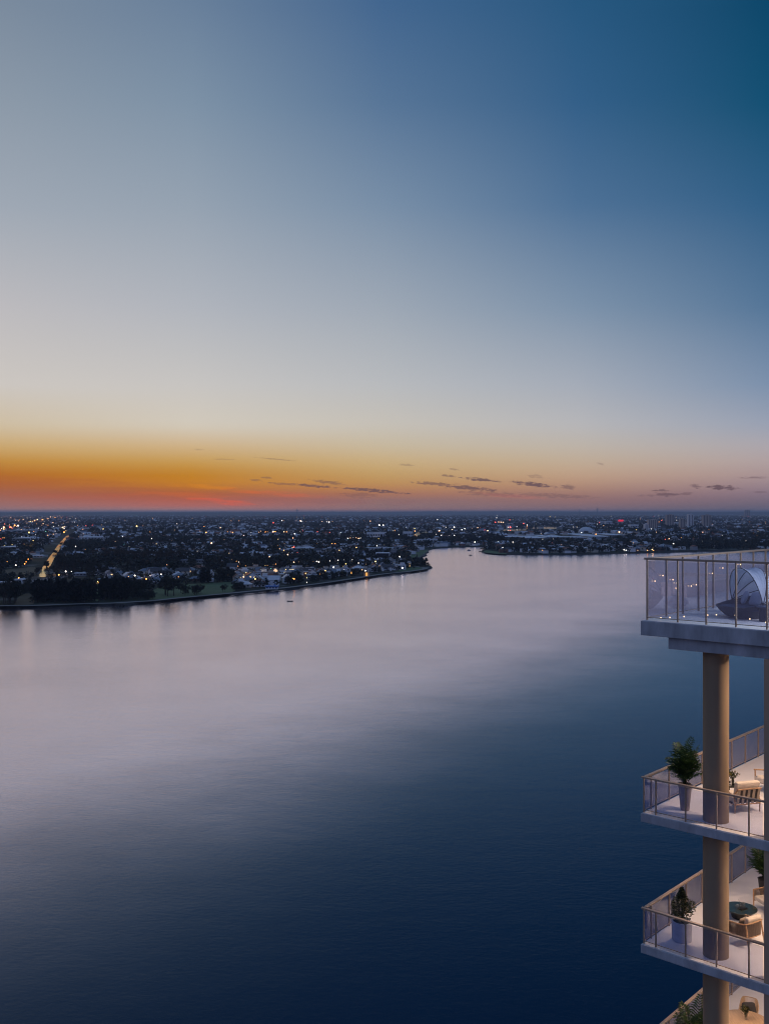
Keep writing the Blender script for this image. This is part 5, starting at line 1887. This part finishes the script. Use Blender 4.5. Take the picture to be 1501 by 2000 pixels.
# the many fainter lights
r = np.random.default_rng(12)
xs, ys, hs = [], [], []
for (n, h0, h1, pw, sd, xa, xb) in ((270, 6, 60, 1.35, 33, -60, 1560), (130, 40, 105, 1.01, 34, -60, 860), (330, 8, 60, 1.15, 35, -60, 150), (110, 30, 78, 1.01, 36, 950, 1540), (60, 105, 148, 1.01, 37, 460, 760)):
    a, b, c = scatter(n, h0, h1, pw, sd, xa, xb)
    xs.append(a), ys.append(b), hs.append(c)
x, y = np.concatenate(xs), np.concatenate(ys)
n = len(x)
zz = GZ + r.uniform(4.5, 9, n)
rad = np.clip(y / 3000, .3, 2.4) * np.clip(r.lognormal(-.45, .45, n), .3, 1.5)
mi = r.choice(6, n, p=[.24, .28, .14, .24, .08, .02])
V, mm = [], []
for (a, b, c, d) in [((1, 0, 0), (0, 1, 0), (0, 0, 1), (0, 0, 1)), ((0, 1, 0), (-1, 0, 0), (0, 0, 1), (0, 0, 1)), ((-1, 0, 0), (0, -1, 0), (0, 0, 1), (0, 0, 1)), ((0, -1, 0), (1, 0, 0), (0, 0, 1), (0, 0, 1)),
                     ((0, 1, 0), (1, 0, 0), (0, 0, -1), (0, 0, -1)), ((-1, 0, 0), (0, 1, 0), (0, 0, -1), (0, 0, -1)), ((0, -1, 0), (-1, 0, 0), (0, 0, -1), (0, 0, -1)), ((1, 0, 0), (0, -1, 0), (0, 0, -1), (0, 0, -1))]:
    V.append(np.stack([np.stack([x + q[0] * rad, y + q[1] * rad, zz + q[2] * rad], 1) for q in (a, b, c, d)], 1))
    mm.append(mi)
tag(obj('distant_lights', quads_mesh('distant_lights', np.concatenate(V), list(LM.values()), np.concatenate(mm))), kind='stuff')
# pools of lamplight on the ground and walls beneath the brightest lamps
for px, py, e, c in ((61, 1072, 9000, (1, .5, .15)), (55, 1093, 6000, (1, .45, .12)), (116, 1122, 5000, (1, .4, .1)), (498, 1128, 3500, (1, .7, .3)), (573, 1129, 2500, (1, .7, .3)), (586, 1117, 3500, (1, .62, .35)),
                     (195, 1136, 2500, (1, .55, .2)), (286, 1131, 2200, (1, .6, .3)), (541, 1126, 2600, (1, .65, .4)), (15, 1030, 60000, (1, .5, .2)), (448, 1040, 30000, (1, .5, .2)), (690, 1051, 25000, (1, .85, .7))):
    ld = bpy.data.lights.new('street_glow', 'POINT')
    ld.energy = e
    ld.color = c
    ld.shadow_soft_size = .6
    l = bpy.data.objects.new('street_glow', ld)
    col.objects.link(l)
    q = gp(px, py, GZ)
    l.location = (q.x, q.y - 6, GZ + 7.0)

# ------------------------------------------------------------------ boats
HULL = mat('dark_hull', (.035, .032, .035), .5, vary=.2, scale=3)
WHULL = mat('white_hull', (.6, .6, .62), .4, vary=.05, scale=3)


def hull(L, W, D_, n=14):
    vs, fs = [], []
    for i in range(n + 1):
        t = i / n
        w = W / 2 * math.sin(math.pi * min(1, .04 + .96 * t)) ** .6 if 0 < i < n else .02
        x_ = (t - .5) * L
        rise = .25 * D_ * (2 * t - 1) ** 2
        vs += [(x_, -w, D_ + rise), (x_, -w * .7, D_ * .25), (x_, 0, 0), (x_, w * .7, D_ * .25), (x_, w, D_ + rise), (x_, w * .86, D_ * .9 + rise), (x_, w * .6, D_ * .4), (x_, -w * .6, D_ * .4), (x_, -w * .86, D_ * .9 + rise)]
        if i:
            a = (i - 1) * 9
            for k in range(9):
                fs.append((a + k, a + (k + 1) % 9, a + 9 + (k + 1) % 9, a + 9 + k))
    return MB().add(vs, fs)


p = gp(566.5, 1174.6, 0)
t = thing('rowing_boat', 'small dark rowing boat crossing the river off the village', 'boat', p - Vector((0, 0, .12)), .22)
obj('hull', hull(4.9, 1.25, .62).mesh('hull', HULL, smooth=50), t)
for x_ in (-1.0, .2, 1.3):
    obj('seat', MB().box((x_, 0, .46), (.28, 1.0, .05)).mesh('seat', HULL), t)
obj('outboard_motor', MB().box((-2.42, 0, .78), (.3, .28, .5)).box((-2.5, 0, .3), (.14, .1, .6)).mesh('outboard_motor', HULL), t)
p = gp(915.3, 1075.4, 0)
t = thing('motor_boat', 'white cabin boat in the mouth of the inlet', 'boat', p - Vector((0, 0, .2)), .15)
obj('hull', hull(7.5, 2.6, 1.2).mesh('hull', WHULL, smooth=50), t)
obj('cabin', MB().box((-.3, 0, 1.75), (3.0, 1.8, 1.3)).box((-.5, 0, 2.46), (3.4, 2.0, .1)).mesh('cabin', WHULL), t)
for px, py, lab in ((918.5, 1084.8, 'tiny yacht with a bare mast out on the open water'), (937.3, 1077.6, 'tiny yacht moored at the tip of the far shore')):
    p = gp(px, py, 0)
    t = thing('yacht', lab, 'boat', p - Vector((0, 0, .2)), .5)
    obj('hull', hull(6.5, 2.2, 1.0).mesh('hull', HULL, smooth=50), t)
    obj('mast', MB().tube([(.4, 0, .6), (.4, 0, 8.0)], [.09, .05], 6).tube([(.4, 0, 1.7), (-2.4, 0, 1.6)], .16, 6).mesh('mast', HULL), t)

# ------------------------------------------------------------------ evening haze over river and city
hz = bpy.data.materials.new('evening_haze')
hz.use_nodes = True
nt = hz.node_tree
nt.nodes.clear()
pv = nt.nodes.new('ShaderNodeVolumePrincipled')
pv.inputs['Color'].default_value = (.62, .70, .86, 1)
pv.inputs['Density'].default_value = 4.5e-5
pv.inputs['Anisotropy'].default_value = 0.2
on = nt.nodes.new('ShaderNodeOutputMaterial')
nt.links.new(pv.outputs[0], on.inputs['Volume'])
hb = MB().span((-43000, -900, -2.5), (43000, 43000, 125)).mesh('haze', hz)
tag(obj('haze', hb), kind='stuff')
